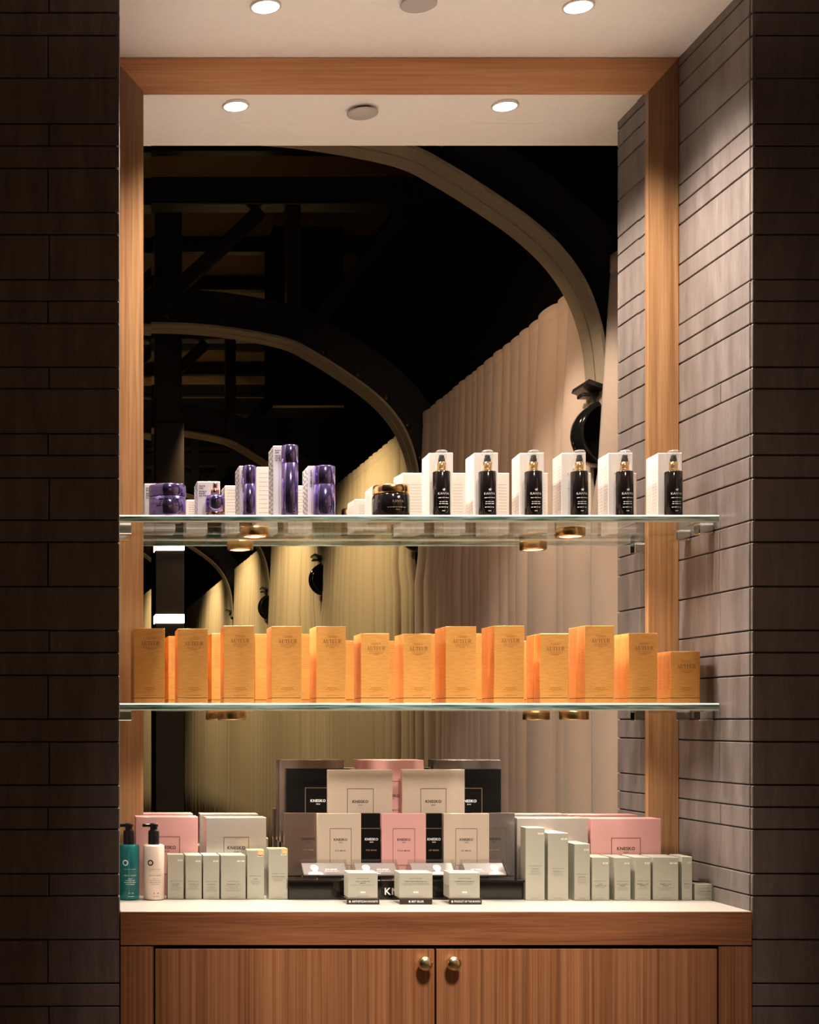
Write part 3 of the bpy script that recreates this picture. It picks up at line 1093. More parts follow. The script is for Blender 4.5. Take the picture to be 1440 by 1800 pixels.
y_ = 3.672
x_, r_ = cyl_px(263, 328, 3.645)
r_ = .0455
t = thing('cream_jar', (x_, 3.621 + r_, Z1), 'large violet metallic jar at the left end of the upper glass shelf', 'jar')
hj = Z(851, 3.645) - Z1
hs = Z(872, 3.645) - Z1
mb = MB(); mb.lathe([(r_ - .003, .0005), (r_, .003), (r_, hs - .002), (r_ - .002, hs - .0008)], M['purple'], n=64); mb.build('jar_body', t)
mb = MB(); mb.lathe([(r_ - .002, hs), (r_ + .0003, hs + .002), (r_ + .0003, hj - .003), (r_ - .002, hj - .0006), (r_ - .006, hj)], M['purple'], n=64); mb.build('lid', t)
mb = MB(); vio_text(mb, r_, hs - .012, 4, .0034); mb.build('lettering', t)
x_, r_ = cyl_px(361.5, 396, 3.645)
t = thing('dropper_bottle', (x_, 3.628 + r_, Z1), 'small violet dropper bottle with copper neck in front of its white carton', 'bottle')
zz = lambda p: Z(p, 3.645) - Z1
mb = MB(); mb.lathe([(r_ - .001, .0005), (r_, .001), (r_, .0095), (r_ - .0005, .010)], M['rosegold'], n=48); mb.build('foot', t)
mb = MB()
hsz = zz(870)
mb.lathe([(r_, .0105), (r_, hsz - .012), (r_ * .96, hsz - .006), (r_ * .82, hsz - .0015), (r_ * .6, hsz + .001), (r_ * .46, hsz + .003)], M['purple'], n=48)
mb.build('bottle_body', t)
mb = MB(); mb.lathe([(r_ * .44, hsz + .0035), (r_ * .44, zz(860.5)), (r_ * .40, zz(860))], M['rosegold'], n=40); mb.build('collar', t)
mb = MB(); mb.lathe([(.0055, zz(859.8)), (.0058, zz(850)), (.0045, zz(847.5)), (.002, zz(847))], M['rosegold'], n=28); mb.build('dropper_cap', t)
mb = MB(); vio_text(mb, r_, .028, 3, .0026); mb.build('lettering', t)
for (a_, b_, yt, ys_, lb) in ((426.5, 449.5, 819, 851, 'slim violet bottle of middle height between the dropper bottle and the tall bottle'),
                              (495, 524.5, 783, 814, 'tallest slim violet bottle on the upper glass shelf'),
                              (552, 590.5, 819, 851, 'thick violet bottle standing next to the black and gold jar')):
    x_, r_ = cyl_px(a_, b_, 3.645)
    t = thing('pump_bottle', (x_, 3.628 + r_, Z1), lb, 'bottle', 'violet bottles')
    ht, hs = zz(yt), zz(ys_)
    mb = MB(); mb.lathe([(r_ - .002, .0005), (r_, .002), (r_, hs - .0015), (r_ - .0015, hs - .0006)], M['purple'], n=48); mb.build('bottle_body', t)
    mb = MB(); mb.lathe([(r_ - .0012, hs), (r_, hs + .0012), (r_, ht - .002), (r_ - .002, ht)], M['purple'], n=48); mb.build('cap', t)
    mb = MB(); vio_text(mb, r_, .026, 5, .0030); mb.build('lettering', t)

# --- upper shelf, black pump bottles ------------------------------------------------------------
def leaf_logo(mb, x, z, s_, m, fn=None):
    for pts in ([(-.1, 0), (.35, .1), (.5, .55), (.2, .95), (-.05, .6)], [(-.2, .1), (-.45, .45), (-.15, .75), (0, .45)]):
        p = [Vector((x + a_ * s_, 0, z + b_ * s_)) for a_, b_ in pts]
        mb.poly([fn(q) if fn else q for q in p], m)


KY = 3.678
KD = .043


def kanya_print(t, w, h, d):
    r = random.Random(3)
    mb = MB()
    y = -d / 2 - .0005
    put_text(mb, 'KANYA', 0, h * .66, y, .0062, M['greyink'], spacing=1.1)
    for q in ((-.1, .15),):
        mb.poly([(-.002, y, h * .66 + .011), (.002, y, h * .66 + .011), (.003, y, h * .66 + .015), (0, y, h * .66 + .018), (-.002, y, h * .66 + .014)], M['ink'])
    micro(mb, r, 0, h * .45, y, w * .5, .0012, M['greyink'])
    micro(mb, r, 0, h * .08, y, w * .3, .0012, M['greyink'])
    for k in range(14):                                   # small print on the sides and back
        zq = h * (.80 - .05 * k)
        xq = -w / 2 - .0005
        yy = -d * .36
        while yy < d * .34:
            l = r.uniform(.004, .010)
            mb.poly([(xq, yy, zq), (xq, min(yy + l, d * .36), zq), (xq, min(yy + l, d * .36), zq + .0009), (xq, yy, zq + .0009)], M['greyink'])
            yy += l + .002
        micro(mb, r, 0, zq, d / 2 + .0005, w * .74, .0010, M['greyink'])
    mb.build('lettering', t)


KW = [(776.4, 'nearest the black jar'), (857, 'second from the black jar'), (938, 'third from the black jar'), (1018.7, 'third from the tiled wall'), (1098.4, 'second from the tiled wall'), (1184, 'nearest the tiled wall')]
KB = [(755, 797, 3), (834, 876, 2), (915.5, 957, 5), (988.5, 1031, 5), (1071, 1113, 4), (1158, 1200, 4)]
proto = None
for i, ((a_, b_, yaw), (cx, where)) in enumerate(zip(KB, KW)):
    lb = f'white carton directly behind the black pump bottle {where}'
    if proto is None:
        proto, w, h = carton('skincare_box', a_, b_, 796, Z1, KY, KD, M['white_card'], lb, 'carton', 'white cartons behind the black pump bottles', -math.radians(yaw), bevel=.0012)
        kanya_print(proto, w, h, KD)
        t = proto
    else:
        t = copy_thing(proto, (X((a_ + b_) / 2, KY), KY + KD / 2, Z1), lb, -math.radians(yaw))
    off = Matrix.Rotation(-math.radians(yaw), 3, 'Z') @ Vector((0, KD + .001, 0))
    copy_thing(proto, t.location + off, f'rear white carton of the pair behind the black pump bottle {where}', -math.radians(yaw))

KBY = 3.648
zz = lambda p: Z(p, KBY) - Z1
kb = thing('pump_bottle', (X(KW[0][0], KBY), KBY, Z1), f'black pump bottle with gold collar and clear cap, {KW[0][1]}', 'bottle', 'black pump bottles with clear caps')
r_ = 15.2 * KBY / F
hb = zz(829)
mb = MB(); mb.lathe([(r_ - .002, .0005), (r_, .002), (r_, hb - .002), (r_ - .001, hb - .0006), (r_ - .005, hb)], M['jar'], n=48); mb.build('bottle_body', kb)
mb = MB(); mb.lathe([(.0105, hb + .0003), (.0108, hb + .001), (.0108, hb + .0065), (.0104, hb + .0072), (.0108, hb + .008), (.0108, zz(813)), (.0095, zz(812.6))], M['gold'], n=36); mb.build('collar', kb)
mb = MB()
mb.lathe([(.0085, zz(812.3)), (.0082, zz(807)), (.0062, zz(803)), (.0066, zz(800.4)), (.003, zz(799.6))], M['pump'], n=28)
mb.box(-.0028, .0028, -.0125, 0, zz(805), zz(801), M['pump'], .0008)
mb.build('pump_head', kb)
mb = MB(); mb.lathe([(.0146, hb + .0004), (.0146, zz(797)), (.0138, zz(793.8)), (.0112, zz(792)), (.005, zz(791.4)), (.001, zz(791.3))], M['cap'], n=40); mb.build('overcap', kb)
mb = MB()
fn = round_fn(r_)
leaf_logo(mb, 0, zz(865), .0075, M['white_ink'], fn)
put_text(mb, 'KANYA', 0, zz(871.5), 0, .0058, M['white_ink'], bold=.004, spacing=1.08, fn=fn)
r = random.Random(9)
for p, wd in ((877.5, .026), (884.5, .021), (888, .022), (894, .024), (900.5, .008)):
    micro(mb, r, 0, zz(p), 0, wd, .0017, M['white_ink'], fn=fn)
mb.build('lettering', kb)
for cx, where in KW[1:]:
    copy_thing(kb, (X(cx, KBY), KBY, Z1), f'black pump bottle with gold collar and clear cap, {where}')

t, w, h = carton('skincare_box', 653, 713, 855.5, Z1, 3.722, .085, M['white_card'], 'low white carton behind the black jar with the gold lid', 'carton', 'white cartons behind the black jar', -math.radians(2), bevel=.0012)
kanya_print(t, w, h, .085)
x_, r_ = cyl_px(655, 720, 3.64)
jy = 3.626 + r_
t = thing('cream_jar', (X(687.5, jy), jy, Z1), 'black glass cream jar with a wide gold lid', 'jar')
zz = lambda p: Z(p, 3.645) - Z1
mb = MB(); mb.lathe([(r_ - .003, .0005), (r_, .003), (r_, zz(870)), (r_ - .002, zz(868)), (r_ - .004, zz(867.5))], M['jar'], n=64); mb.build('jar_body', t)
mb = MB(); mb.lathe([(r_ - .003, zz(867)), (r_ - .0008, zz(866)), (r_ - .0008, zz(853)), (r_ - .003, zz(851.2)), (r_ - .008, zz(851))], M['gold'], n=64); mb.build('lid', t)
mb = MB()
fn = round_fn(r_)
leaf_logo(mb, .008, zz(877.5), .008, M['white_ink'], fn)
put_text(mb, 'KANYA', .008, zz(884.5), 0, .0060, M['gold_ink'], spacing=1.08, fn=fn)
micro(mb, random.Random(4), .006, zz(893.5), 0, .050, .0016, M['gold_ink'], fn=fn)
micro(mb, random.Random(5), .006, zz(897.5), 0, .010, .0012, M['gold_ink'], fn=fn)
mb.build('lettering', t)

# --- lower shelf, orange cartons -------------------------------------------------------------------
AUT = [(235, 289.5, 1104.6), (313, 365.7, 1105), (394, 447.4, 1100), (478, 531, 1101), (556.5, 608.4, 1101), (635.4, 685, 1113.4), (710, 759.4, 1114), (784, 837.6, 1101),
       (869, 922, 1100), (950, 999.7, 1114), (1028, 1080, 1100), (1106, 1156, 1113), (1180, 1231, 1145)]
AYAW = [-1, 1.0, 2.5, 2.0, 1.5, 2.5, 2, 1, 0, 0.5, -1, 1, 2]
AY, AD = 3.655, .054


def orange_box(x0, x1, yt, label, group, yaw, loc=None, seed=0):
    w = (x1 - x0) * AY / F
    h = Z(yt, AY) - Z2
    t = thing('skincare_box', (X((x0 + x1) / 2, AY), AY + AD / 2, Z2), label, 'carton', group, -math.radians(yaw))
    zl = .0125
    mb = MB(); mb.box(-w / 2, w / 2, -AD / 2, AD / 2, zl + .0014, h, M['orange'], .0006); mb.build('lid', t)
    mb = MB(); mb.box(-w / 2, w / 2, -AD / 2, AD / 2, .0005, zl, M['orange'], .0005)
    mb.box(-w / 2 + .0015, w / 2 - .0015, -AD / 2 + .0015, AD / 2 - .0015, zl, zl + .0013, M['gapline'])
    mb.build('base_tray', t)
    r = random.Random(seed)
    mb = MB()
    y = -AD / 2 - .0004
    zt = h - .032
    cxo = .003
    serif_word(mb, 'AUTEUR', cxo, zt - .010, y, .0098, M['bronze_ink'])
    micro(mb, r, cxo, zt + .0075, y, .026, .0010, M['faint_bronze'])
    micro(mb, r, cxo, zt + .0045, y, .020, .0010, M['faint_bronze'])
    micro(mb, r, cxo, zt - .0145, y, .036, .0010, M['faint_bronze'])
    micro(mb, r, cxo, zt - .0180, y, .032, .0010, M['faint_bronze'])
    micro(mb, r, cxo, zt - .0210, y, .014, .0013, M['faint_bronze'])
    micro(mb, r, cxo, .038, y, .024, .0011, M['faint_bronze'])
    micro(mb, r, cxo, .0345, y, .034, .0011, M['faint_bronze'])
    micro(mb, r, cxo, .0310, y, .016, .0011, M['faint_bronze'])
    micro(mb, r, cxo, .0195, y, .032, .0011, M['faint_bronze'])
    xq = -w / 2 - .0004
    for k in range(20):
        zq = h - .012 - k * .0042
        if zq < .03:
            break
        for q0, q1 in ((-.42, -.04), (.04, .42)):
            q1 -= r.uniform(0, .08)
            mb.poly([(xq, AD * q0, zq), (xq, AD * q1, zq), (xq, AD * q1, zq + .0007), (xq, AD * q0, zq + .0007)], M['faint_bronze'])
        micro(mb, r, 0, zq, AD / 2 + .0004, w * .78, .0007, M['faint_bronze'])
    mb.build('lettering', t)
    return t


for i, ((a_, b_, yt), yaw) in enumerate(zip(AUT, AYAW)):
    lb = f'orange carton, {ORD[i]} from the left in the front row on the lower glass shelf'
    if i == 12:
        lb = 'shortest orange carton at the tiled wall end of the lower glass shelf'
    t = orange_box(a_, b_, yt, lb, 'orange cartons on the lower glass shelf', yaw, seed=i)
    off = Matrix.Rotation(-math.radians(yaw), 3, 'Z') @ Vector((0, AD + .0015, 0))
    copy_thing(t, t.location + off, f'rear orange carton hidden behind the {ORD[i]} front carton from the left' if i < 12 else 'rear short orange carton behind the shortest front carton')

# --- counter: foil boxes -------------------------------------------------------------------------------
def foil_print(t, w, h, d, ink, line, sub, s=1.0, frame=(.27, .40), cz=.55, subink=None, fx=0.0):
    mb = MB()
    y = -d / 2 - .0004
    fw, fh = w * frame[0], h * frame[1]
    zc_ = h * cz
    rect_line(mb, fx - fw, fx + fw, zc_ - fh, zc_ + fh * .72, y, .0011 * s, line)
    put_text(mb, 'KNESKO', fx, zc_ + fh * .15, y, .0062 * s, ink, bold=.022, spacing=1.08)
    put_text(mb, 'SKIN', fx, zc_ + fh * .15 - .0058 * s, y, .0026 * s, ink, bold=.02, spacing=1.25)
    for k, q in enumerate(sub):
        put_text(mb, q, fx, zc_ - fh * .35 - k * .0068 * s, y, .0042 * s, subink or line, bold=.01, spacing=1.12)
    mb.build('lettering', t)


def foil_box(x0, x1, yt, zb, Y, d, mat, ink, line, sub, label, group, yaw=0.0, s=1.0, **kw):
    t, w, h = carton('mask_box', x0, x1, yt, zb, Y, d, M[mat], label, 'carton', group, math.radians(yaw), bevel=.0006)
    foil_print(t, w, h, d, M[ink], M[line], sub, s, **kw)
    return t


BIG = 'large foil boxes at the ends of the counter'
foil_box(239, 348, 1436, Z_TOP, 3.775, .060, 'pink', 'ink', 'bronze_ink', [], 'large pink foil box behind the cream pump bottle', BIG, 0, 1.35, frame=(.21, .28), cz=.55)
foil_box(362, 468, 1437, Z_TOP, 3.770, .060, 'silver', 'ink', 'bronze_ink', [], 'large silver foil box behind the grey cartons left of the black stand', BIG, 1.5, 1.35, frame=(.21, .28), cz=.55)
foil_box(909, 1034, 1438, Z_TOP, 3.765, .060, 'silver', 'ink', 'bronze_ink', [], 'large silver foil box behind the tallest grey cartons beside the black stand', BIG, 0, 1.35, frame=(.21, .28), cz=.55)
foil_box(1039, 1162, 1439, Z_TOP, 3.765, .060, 'pink', 'ink', 'bronze_ink', [], 'large pink foil box in the corner near the tiled wall', BIG, 0, 1.35, frame=(.21, .28), cz=.55)

# black display stand
t = thing('display_stand', (X(715, 3.675), 3.675, Z_TOP), 'stepped glossy black display stand in the middle of the counter', 'display stand')
xa, xb = X(506, 3.675) - t.location.x, X(925, 3.675) - t.location.x
H0 = Z(1547, 3.675) - Z_TOP
mb = MB()
mb.box(xa, xb, 0, .182, H0 - .005, H0, M['gloss_black'], .001)
mb.box(xa + .004, xb - .004, .010, .180, .0005, H0 - .0052, M['gloss_black'], .001)
mb.build('base', t)
xs0, xs1 = X(500, 3.80) - t.location.x, X(885, 3.80) - t.location.x
H1 = 1.035 - Z_TOP
mb = MB(); mb.box(xs0, xs1, .111, .182, H0 + .0005, H1, M['gloss_black'], .001); mb.build('riser', t)
mb = MB(); put_text(mb, 'KNESKO', X(678, 3.675) - t.location.x, .0125, .0095, .0175, M['white_ink'], bold=.02, spacing=1.15, align='l'); mb.build('lettering', t)

TB = Z_TOP + H0 + .0005
RT = Z_TOP + H1 + .0005
SM = 'small mask boxes on the front of the stand'
LG = 'large mask boxes on the back of the stand'
foil_box(500, 578, 1429, TB, 3.766, .018, 'brown', 'ink', 'bronze_ink', ['EYE MASK'], 'small bronze mask box at the left end of the front row on the stand', SM, frame=(.36, .34), cz=.52, s=1.0, subink=M['gold_ink'], fx=.004)
foil_box(558.5, 635, 1430, TB, 3.746, .018, 'beige', 'ink', 'bronze_ink', ['EYE MASK'], 'small beige mask box overlapping the bronze one on the stand', SM, frame=(.25, .34), cz=.52, fx=.003)
foil_box(612, 690, 1430, TB, 3.766, .018, 'black_card', 'white_ink', 'gold_ink', ['EYE MASK'], 'small black mask box between the beige and the pink box', SM, frame=(.27, .34), cz=.52, fx=.003)
foil_box(671, 749, 1430, TB, 3.746, .018, 'pink', 'ink', 'bronze_ink', ['FACE MASK'], 'small pink mask box in the middle of the front row on the stand', SM, frame=(.25, .34), cz=.52, subink=M['rosegold'])
foil_box(726, 800, 1430, TB, 3.766, .018, 'black_card', 'white_ink', 'gold_ink', ['LIP MASK'], 'small black mask box just past the pink box toward the tiled wall', SM, frame=(.27, .34), cz=.52)
foil_box(780, 860, 1430, TB, 3.746, .018, 'beige', 'ink', 'bronze_ink', ['LIP MASK'], 'small beige mask box overlapping the gunmetal one on the stand', SM, frame=(.24, .34), cz=.52)
foil_box(832, 905, 1429, TB, 3.766, .018, 'grey', 'ink', 'bronze_ink', ['FACE MASK'], 'small gunmetal mask box at the right end of the front row on the stand', SM, frame=(.30, .34), cz=.52, subink=M['gold_ink'])
foil_box(503.5, 615, 1351, RT, 3.806, .018, 'black_card', 'white_ink', 'gold_ink', ['NECK AND', 'DECOLLETÉ MASK'], 'large black mask box at the left of the stand back row', LG, frame=(.205, .34), cz=.50, s=1.15)
foil_box(577, 690, 1353, RT, 3.787, .018, 'beige', 'ink', 'bronze_ink', ['NECK AND', 'DECOLLETÉ MASK'], 'large beige mask box overlapping the black one at the left', LG, frame=(.205, .34), cz=.50, s=1.2)
foil_box(707, 817, 1352.5, RT, 3.787, .018, 'beige', 'ink', 'bronze_ink', ['FACE MASK'], 'large beige mask box overlapping the black one at the right', LG, frame=(.205, .34), cz=.50, s=1.2)
foil_box(768, 881, 1352, RT, 3.806, .018, 'black_card', 'white_ink', 'gold_ink', ['FACE MASK'], 'large black mask box at the right of the stand back row', LG, frame=(.205, .34), cz=.50, s=1.15)
foil_box(493.7, 604.7, 1336, RT, 3.828, .026, 'brown', 'ink', 'bronze_ink', [], 'tall bronze box standing behind the large black mask box at the left', LG, frame=(.205, .34), cz=.50, s=1.15)
foil_box(633, 745, 1336, RT, 3.828, .026, 'pink', 'ink', 'bronze_ink', ['FACE MASK'], 'tall pink box showing between the two large beige mask boxes', LG, frame=(.205, .34), cz=.50, s=1.15)
foil_box(767, 881, 1336, RT, 3.828, .026, 'grey', 'ink', 'bronze_ink', [], 'tall gunmetal box standing behind the large black mask box at the right', LG, frame=(.205, .34), cz=.50, s=1.15)

# acrylic sample trays with sachets
def bust(mb, x, z0, s_, y, m):
    sh = [(-.62, 0), (.62, 0), (.60, .16), (.50, .27), (.26, .36), (.17, .42), (.17, .54)]
    head = [(.17, .50), (.26, .60), (.32, .78), (.31, .98), (.22, 1.13), (0, 1.2)]
    left = [(-a_, b_) for a_, b_ in reversed(head)][1:] + [(-a_, b_) for a_, b_ in reversed(sh[2:])] + [(-.60, .16)]
    pts = sh + head + left[:-1]
    seen = []
    for p in pts:
        if p not in seen:
            seen.append(p)
    mb.poly([(x + a_ * s_, y, z0 + b_ * s_) for a_, b_ in seen], m)


TR = [(530, 613, 'EYE MASK', -.024), (623, 702, 'EYE MASK', -.024), (722, 803, None, 0.012), (815, 893, 'LIP MASK', .026)]
SL = ['tray at the left end of the stand', 'tray behind the favorite carton', 'tray holding the tilted sachet', 'tray at the right end of the stand']
TL = ['clear tray of samples at the left end of the stand front', 'clear tray of samples behind the carton marked as favorite', 'clear tray of samples with the tilted pale sachet left of the last tray', 'clear tray of samples at the right end of the stand front']
for i, ((a_, b_, tx, bx), lb) in enumerate(zip(TR, TL)):
    w = (b_ - a_) * 3.70 / F
    t = thing('sample_tray', (X((a_ + b_) / 2, 3.70), 3.684, TB), lb, 'tray', 'clear sample trays on the stand')
    til = math.radians(36)
    dp = .054
    R_ = Matrix.Rotation(-(math.pi / 2 - til), 4, 'X')           # a panel drawn upright, then laid back
    t_mb = MB()
    th = .0022
    t_mb.box(-w / 2, w / 2, 0, th, 0, dp, M['acrylic'])
    for (p, q, r0, r1) in ((-w / 2, -w / 2 + th, 0, dp), (w / 2 - th, w / 2, 0, dp), (-w / 2 + th, w / 2 - th, 0, th), (-w / 2 + th, w / 2 - th, dp - th, dp)):
        t_mb.box(p, q, -.014, 0, r0, r1, M['acrylic'])
    bmesh.ops.transform(t_mb.bm, matrix=Matrix.Translation((0, .010, .0030)) @ R_, verts=t_mb.bm.verts)
    t_mb.build('tray_shell', t)
    s = thing('sample_sachet', t.location, f'silver bust sachet in the {SL[i]}', 'sachet', 'mask sachets in the clear trays')
    m2 = MB()
    m2.box(-w / 2 + .005, w / 2 - .005, -.006, -.0008, .004, dp - .004, M['sachet'], .001)
    bmesh.ops.transform(m2.bm, matrix=Matrix.Translation((0, .010, .0030)) @ R_, verts=m2.bm.verts)
    m2.build('pouch', s)
    m3 = MB()
    bust(m3, bx, .0045, .031, -.0066, M['bust'])
    if tx:
        put_text(m3, tx, -bx * .75, .022, -.0066, .0048, M['white_ink'], bold=.03, spacing=1.05)
        micro(m3, random.Random(i), -bx * .75, .0165, -.0066, w * .3, .0018, M['white_ink'])
    bmesh.ops.transform(m3.bm, matrix=Matrix.Translation((0, .010, .0030)) @ R_, verts=m3.bm.verts)
    m3.build('lettering', s)

# --- counter: silver grey cartons -------------------------------------------------------------------
CY = 3.668
CD = .036
GRP = 'silver grey skincare cartons on the counter'


def grey_box(x0, x1, yt, label, lines, Y=CY, d=CD, yaw=0.0, zb=Z_TOP, top=None, tag_=True, num=None, seed=1, pair=None, low=.40):
    t, w, h = carton('skincare_box', x0, x1, yt, zb, Y, d, M['grey_card'], label, 'carton', GRP, -math.radians(yaw), bevel=.0006)
    r = random.Random(seed)
    mb = MB()
    y = -d / 2 - .0004
    z = h * low
    put_text(mb, 'SKINCEUTICALS', 0, z, y, .0018, M['ink'], width=min(w * .72, .030), res=1)
    z -= .0075
    for q in lines:
        if isinstance(q, str):
            put_text(mb, q, 0, z, y, .0022, M['ink'], bold=.012, width=min(w * .8, len(q) * .0021), res=1)
            z -= .0042
        else:
            micro(mb, r, 0, z, y, w * q, .0010, M['greyink'])
            z -= .0030
    if tag_:
        x_t = w * .22
        mb.poly([(x_t - .004, y, h - .0165), (w / 2 - .003, y, h - .0165), (w / 2 - .003, y, h - .0125), (x_t - .004, y, h - .0125)], M['pale_tag'])
        micro(mb, r, (x_t - .004 + w / 2 - .003) / 2, h - .0150, y - .0001, .006, .0010, M['greyink'])
    micro(mb, r, 0, .0045, y, w * .42, .0012, M['greyink'])
    mb.build('lettering', t)
    if num:
        m2 = MB()
        m2.poly([(w / 2 - .016, y, h - .014), (w / 2 - .001, y, h - .014), (w / 2 - .001, y, h - .0008), (w / 2 - .016, y, h - .0008)], M['orange_tag'])
        put_text(m2, num, w / 2 - .0085, h - .0105, y - .0002, .0062, M['pale_tag'], bold=.03)
        m2.build('strength_tag', t)
        m3 = MB(); m3.box(-w / 2 + .0006, w / 2 - .0006, -d / 2 + .0006, d / 2 - .0006, h + .0001, h + .0006, M['yellow_card']); m3.build('yellow_top', t)
    if pair:
        off = Matrix.Rotation(-math.radians(yaw), 3, 'Z') @ Vector((-.0015, d + .002, 0))
        copy_thing(t, t.location + off, pair)
    return t


GL = [(295, 322.7, 1502, 'grey carton nearest the cream pump bottle', ['HYDRATING', 'B5 GEL', .6, .7, .6]),
      (326.7, 355, 1503.5, 'second grey carton from the cream pump bottle', ['PHLORETIN CF', .6, .5, .8, .4]),
      (357.5, 386, 1503.5, 'third grey carton from the cream pump bottle', ['C E FERULIC', .4, .5, .4, .7, .6]),
      (388.5, 431.8, 1503.5, 'wide grey carton fourth from the cream pump bottle', ['RETEXTURING CF', 'PROTECTIVE TREATMENT', .4, .7, .5, .6])]
GL[3][4][:2] = ['RESVERATROL B E', .75]
for i, (a_, b_, yt, lb, ln) in enumerate(GL):
    grey_box(a_, b_, yt, lb, ln, Y=3.690, yaw=(0, 2, 1, 0)[i], seed=i, pair=None if i == 0 else 'rear twin of the ' + lb)
grey_box(434.6, 464.4, 1494.5, 'slim grey carton with an orange square and yellow top left of its wider neighbour', ['DAILY', .5, .6, .5, .4], Y=3.69, num='30', seed=11, low=.47)
grey_box(472, 505.6, 1492, 'wider grey carton with an orange square and yellow top beside the black stand', ['PHYSICAL FUSION', .6, .5, .4], Y=3.69, yaw=-2, num='50', seed=12, low=.50)
GR = [(925.7, 958.6, 1455, 'tallest grey carton beside the black stand', ['GLYCOLIC', .5, .4, .5, .6], 3.5, .47, .05),
      (963, 999, 1464.5, 'second tallest grey carton, next to the tallest one', ['RETINOL 1.0', .5, .6, .4], -1, .47, .05),
      (1010, 1037.4, 1483.5, 'third tallest grey carton in the falling row toward the tiled wall', ['METACELL', .6, .5, .6, .5, .6], 0, .46, .045),
      (1041.5, 1071.6, 1507, 'first of the five equal grey cartons, next to the third tallest', ['PHYTO', 'CORRECTIVE GEL', .6], 2.5, .44, .040),
      (1080.6, 1108.6, 1507.5, 'second of the five equal grey cartons near the pink box', ['DISCOLORATION', 'DEFENSE', .6, .7, .6], 0, .44, .040),
      (1116.6, 1144, 1507, 'middle of the five equal grey cartons near the pink box', ['BLEMISH + AGE', 'DEFENSE', .6, .6], 0, .44, .040),
      (1149, 1193, 1507, 'wide one of the five equal grey cartons near the pink box', ['BLEMISH + AGE', 'DEFENSE', .7, .5, .5], 2.5, .44, .040),
      (1199, 1217, 1506, 'narrow one of the five equal grey cartons beside the low box', ['RETINOL', .7, .6, .5], 0, .44, .035)]
for i, (a_, b_, yt, lb, ln, yaw, low, d_) in enumerate(GR):
    grey_box(a_, b_, yt, lb, ln, Y=3.668, d=d_, yaw=yaw, seed=20 + i, low=low, pair=None if i < 1 else 'rear twin of the ' + lb)
grey_box(1221.6, 1259, 1554, 'low wide grey carton against the tiled wall at the counter end', ['A.G.E. EYE COMPLEX', .8, .8, .5], Y=3.668, d=.036, seed=40, tag_=False, low=.72)

FR = [(613, 664.6, 'AESTHETICIAN FAVORITE', ['PHYTO CORRECTIVE', 'MASQUE', .8], 'square grey carton on the sign block reading AESTHETICIAN FAVORITE', 610, 667),
      (703, 761, 'BEST SELLER', ['TRIPLE LIPID RESTORE 2:4:2', .75, .85], 'square grey carton on the sign block reading BEST SELLER', 703, 760),
      (791, 844, 'PRODUCT OF THE MONTH', ['CLARIFYING CLAY MASQUE', .55, .5], 'square grey carton on the sign block reading PRODUCT OF THE MONTH', 790, 847)]
FY = 3.585
ph = Z(1579.5, FY) - Z_TOP
for i, (a_, b_, sg, ln, lb, p0, p1) in enumerate(FR):
    yaw = -1.5
    t = thing('sign_block', (X((p0 + p1) / 2, FY), FY, Z_TOP), f'dark low sign block with white letters reading {sg}', 'sign', 'sign blocks under the front cartons')
    w = (p1 - p0) * FY / F
    mb = MB(); mb.box(-w / 2, w / 2, 0, .0025, .0005, ph, M['signboard'], .0003); mb.build('front_panel', t)
    mb = MB(); mb.box(-w / 2, w / 2, .0027, .068, .0005, ph - .0005, M['acrylic']); mb.build('acrylic_block', t)
    mb = MB()
    tw = w * .80 if i != 1 else w * .38
    put_text(mb, sg, .004, ph * .36, -.0004, .0050, M['white_ink'], bold=.02, width=tw)
    lx = .004 - tw / 2 - .005
    mb.poly([(lx - .0025, -.0004, ph * .62), (lx + .0015, -.0004, ph * .70), (lx + .0025, -.0004, ph * .36), (lx - .001, -.0004, ph * .30)], M['white_ink'])
    mb.build('lettering', t)
    zb = Z_TOP + ph + .0003
    w = (b_ - a_) * (FY + .003) / F
    tt_ = grey_box(a_, b_, 1534, lb, ln, Y=FY + .004, d=.062, yaw=2.0, zb=zb, tag_=False, seed=50 + i, low=.76)
    mb = MB()
    h = Z(1534, FY + .004) - zb
    mb.poly([(-.006, -.0314, h * .20), (.006, -.0314, h * .20), (.006, -.0314, h * .27), (-.006, -.0314, h * .27)], M['pale_tag'])
    mb.build('size_tag', tt_)

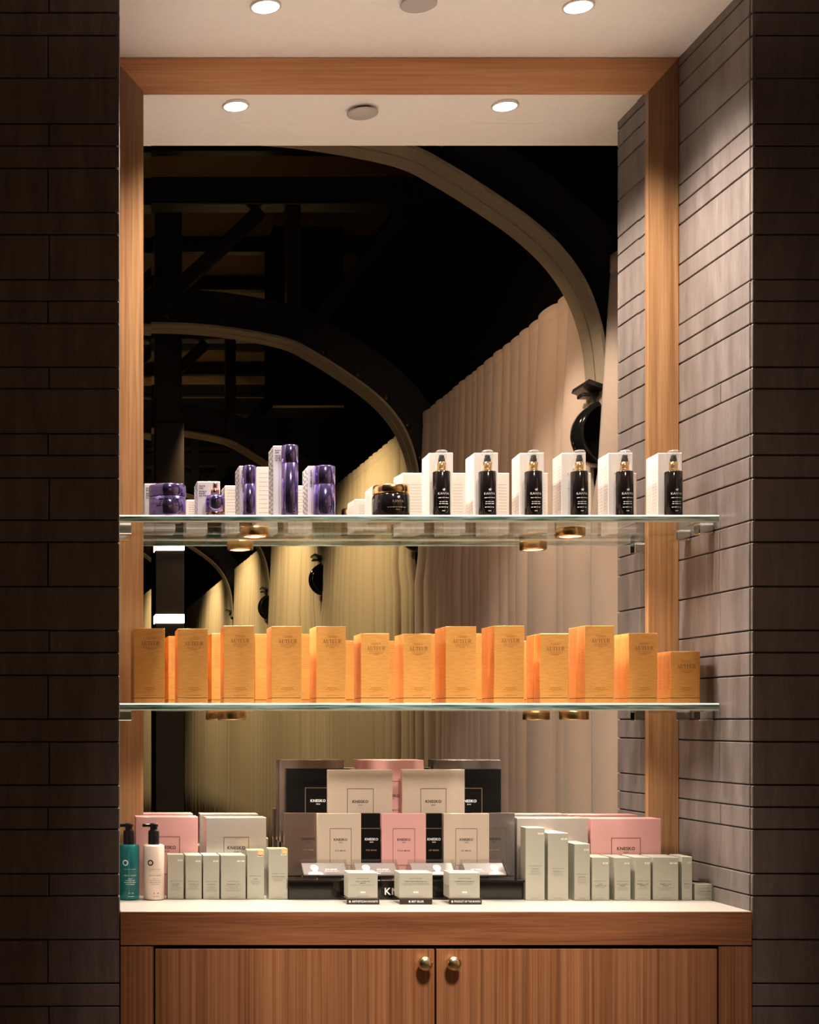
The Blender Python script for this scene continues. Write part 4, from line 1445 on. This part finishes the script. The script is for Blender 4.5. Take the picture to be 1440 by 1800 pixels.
# --- pump bottles at the left end ------------------------------------------------------------------------
BY = 3.690
def wash_bottle(xc, body, inks, label, name='pump_bottle'):
    t = thing(name, (X(xc, BY), BY, Z_TOP), label, 'bottle', 'black topped pump bottles at the left end of the counter')
    zz = lambda p: Z(p, BY) - Z_TOP
    r_ = 18.7 * BY / F
    hb = zz(1484)
    mb = MB()
    mb.lathe([(r_ - .004, .0005), (r_, .003), (r_, hb - .005), (r_ - .0015, hb - .0018), (r_ - .005, hb)], M[body], n=48)
    if body == 'teal':
        mb.lathe([(.0022, .004), (.0022, hb - .002)], M['tube'], n=10)
    mb.build('bottle_body', t)
    mb = MB()
    cr = 9.8 * BY / F
    mb.lathe([(cr, hb + .0003), (cr, zz(1463)), (cr * .92, zz(1460)), (cr * .66, zz(1458.5)), (cr * .66, zz(1454)), (cr * .80, zz(1453)), (cr * .80, zz(1448.5)), (cr * .6, zz(1447))], M['pump'], n=36)
    mb.box(-20 * BY / F, .004, -.0055, .0055, zz(1453.5), zz(1448), M['pump'], .0015)
    mb.build('pump_head', t)
    mb = MB()
    fn = round_fn(r_)
    ink = M[inks]
    # round seal
    for k in range(20):
        a0, a1 = 2 * math.pi * k / 20, 2 * math.pi * (k + 1) / 20
        q = [(.0045, a0), (.0075, a0), (.0075, a1), (.0045, a1)]
        mb.poly([fn(Vector((-.010 + p * math.cos(a), 0, zz(1515) + p * math.sin(a)))) for p, a in q], M['ink'] if body != 'teal' else M['white_ink'])
    put_text(mb, 'SKINCEUTICALS', .002, zz(1527), 0, .0020, ink, width=.030, fn=fn, res=1)
    put_text(mb, 'GENTLE CLEANSER' if body != 'teal' else 'SIMPLY CLEAN', .002, zz(1538), 0, .0026, ink, bold=.015, width=.032, fn=fn, res=1)
    r = random.Random(2)
    for k, wd in enumerate((.012, .024, .030, .022)):
        micro(mb, r, .002, zz(1543.5 + k * 3.2), 0, wd, .0013, ink, fn=fn)
    micro(mb, r, .004, zz(1569), 0, .012, .0026, M['ink'] if body != 'teal' else M['white_ink'], fn=fn)
    micro(mb, r, .004, zz(1574), 0, .016, .0011, ink, fn=fn)
    mb.build('lettering', t)
    return t


wash_bottle(226.5, 'teal', 'white_ink', 'teal gel pump bottle half hidden by the left pillar')
wash_bottle(270.3, 'lotion', 'greyink', 'cream coloured pump bottle with black pump in front of the pink box')
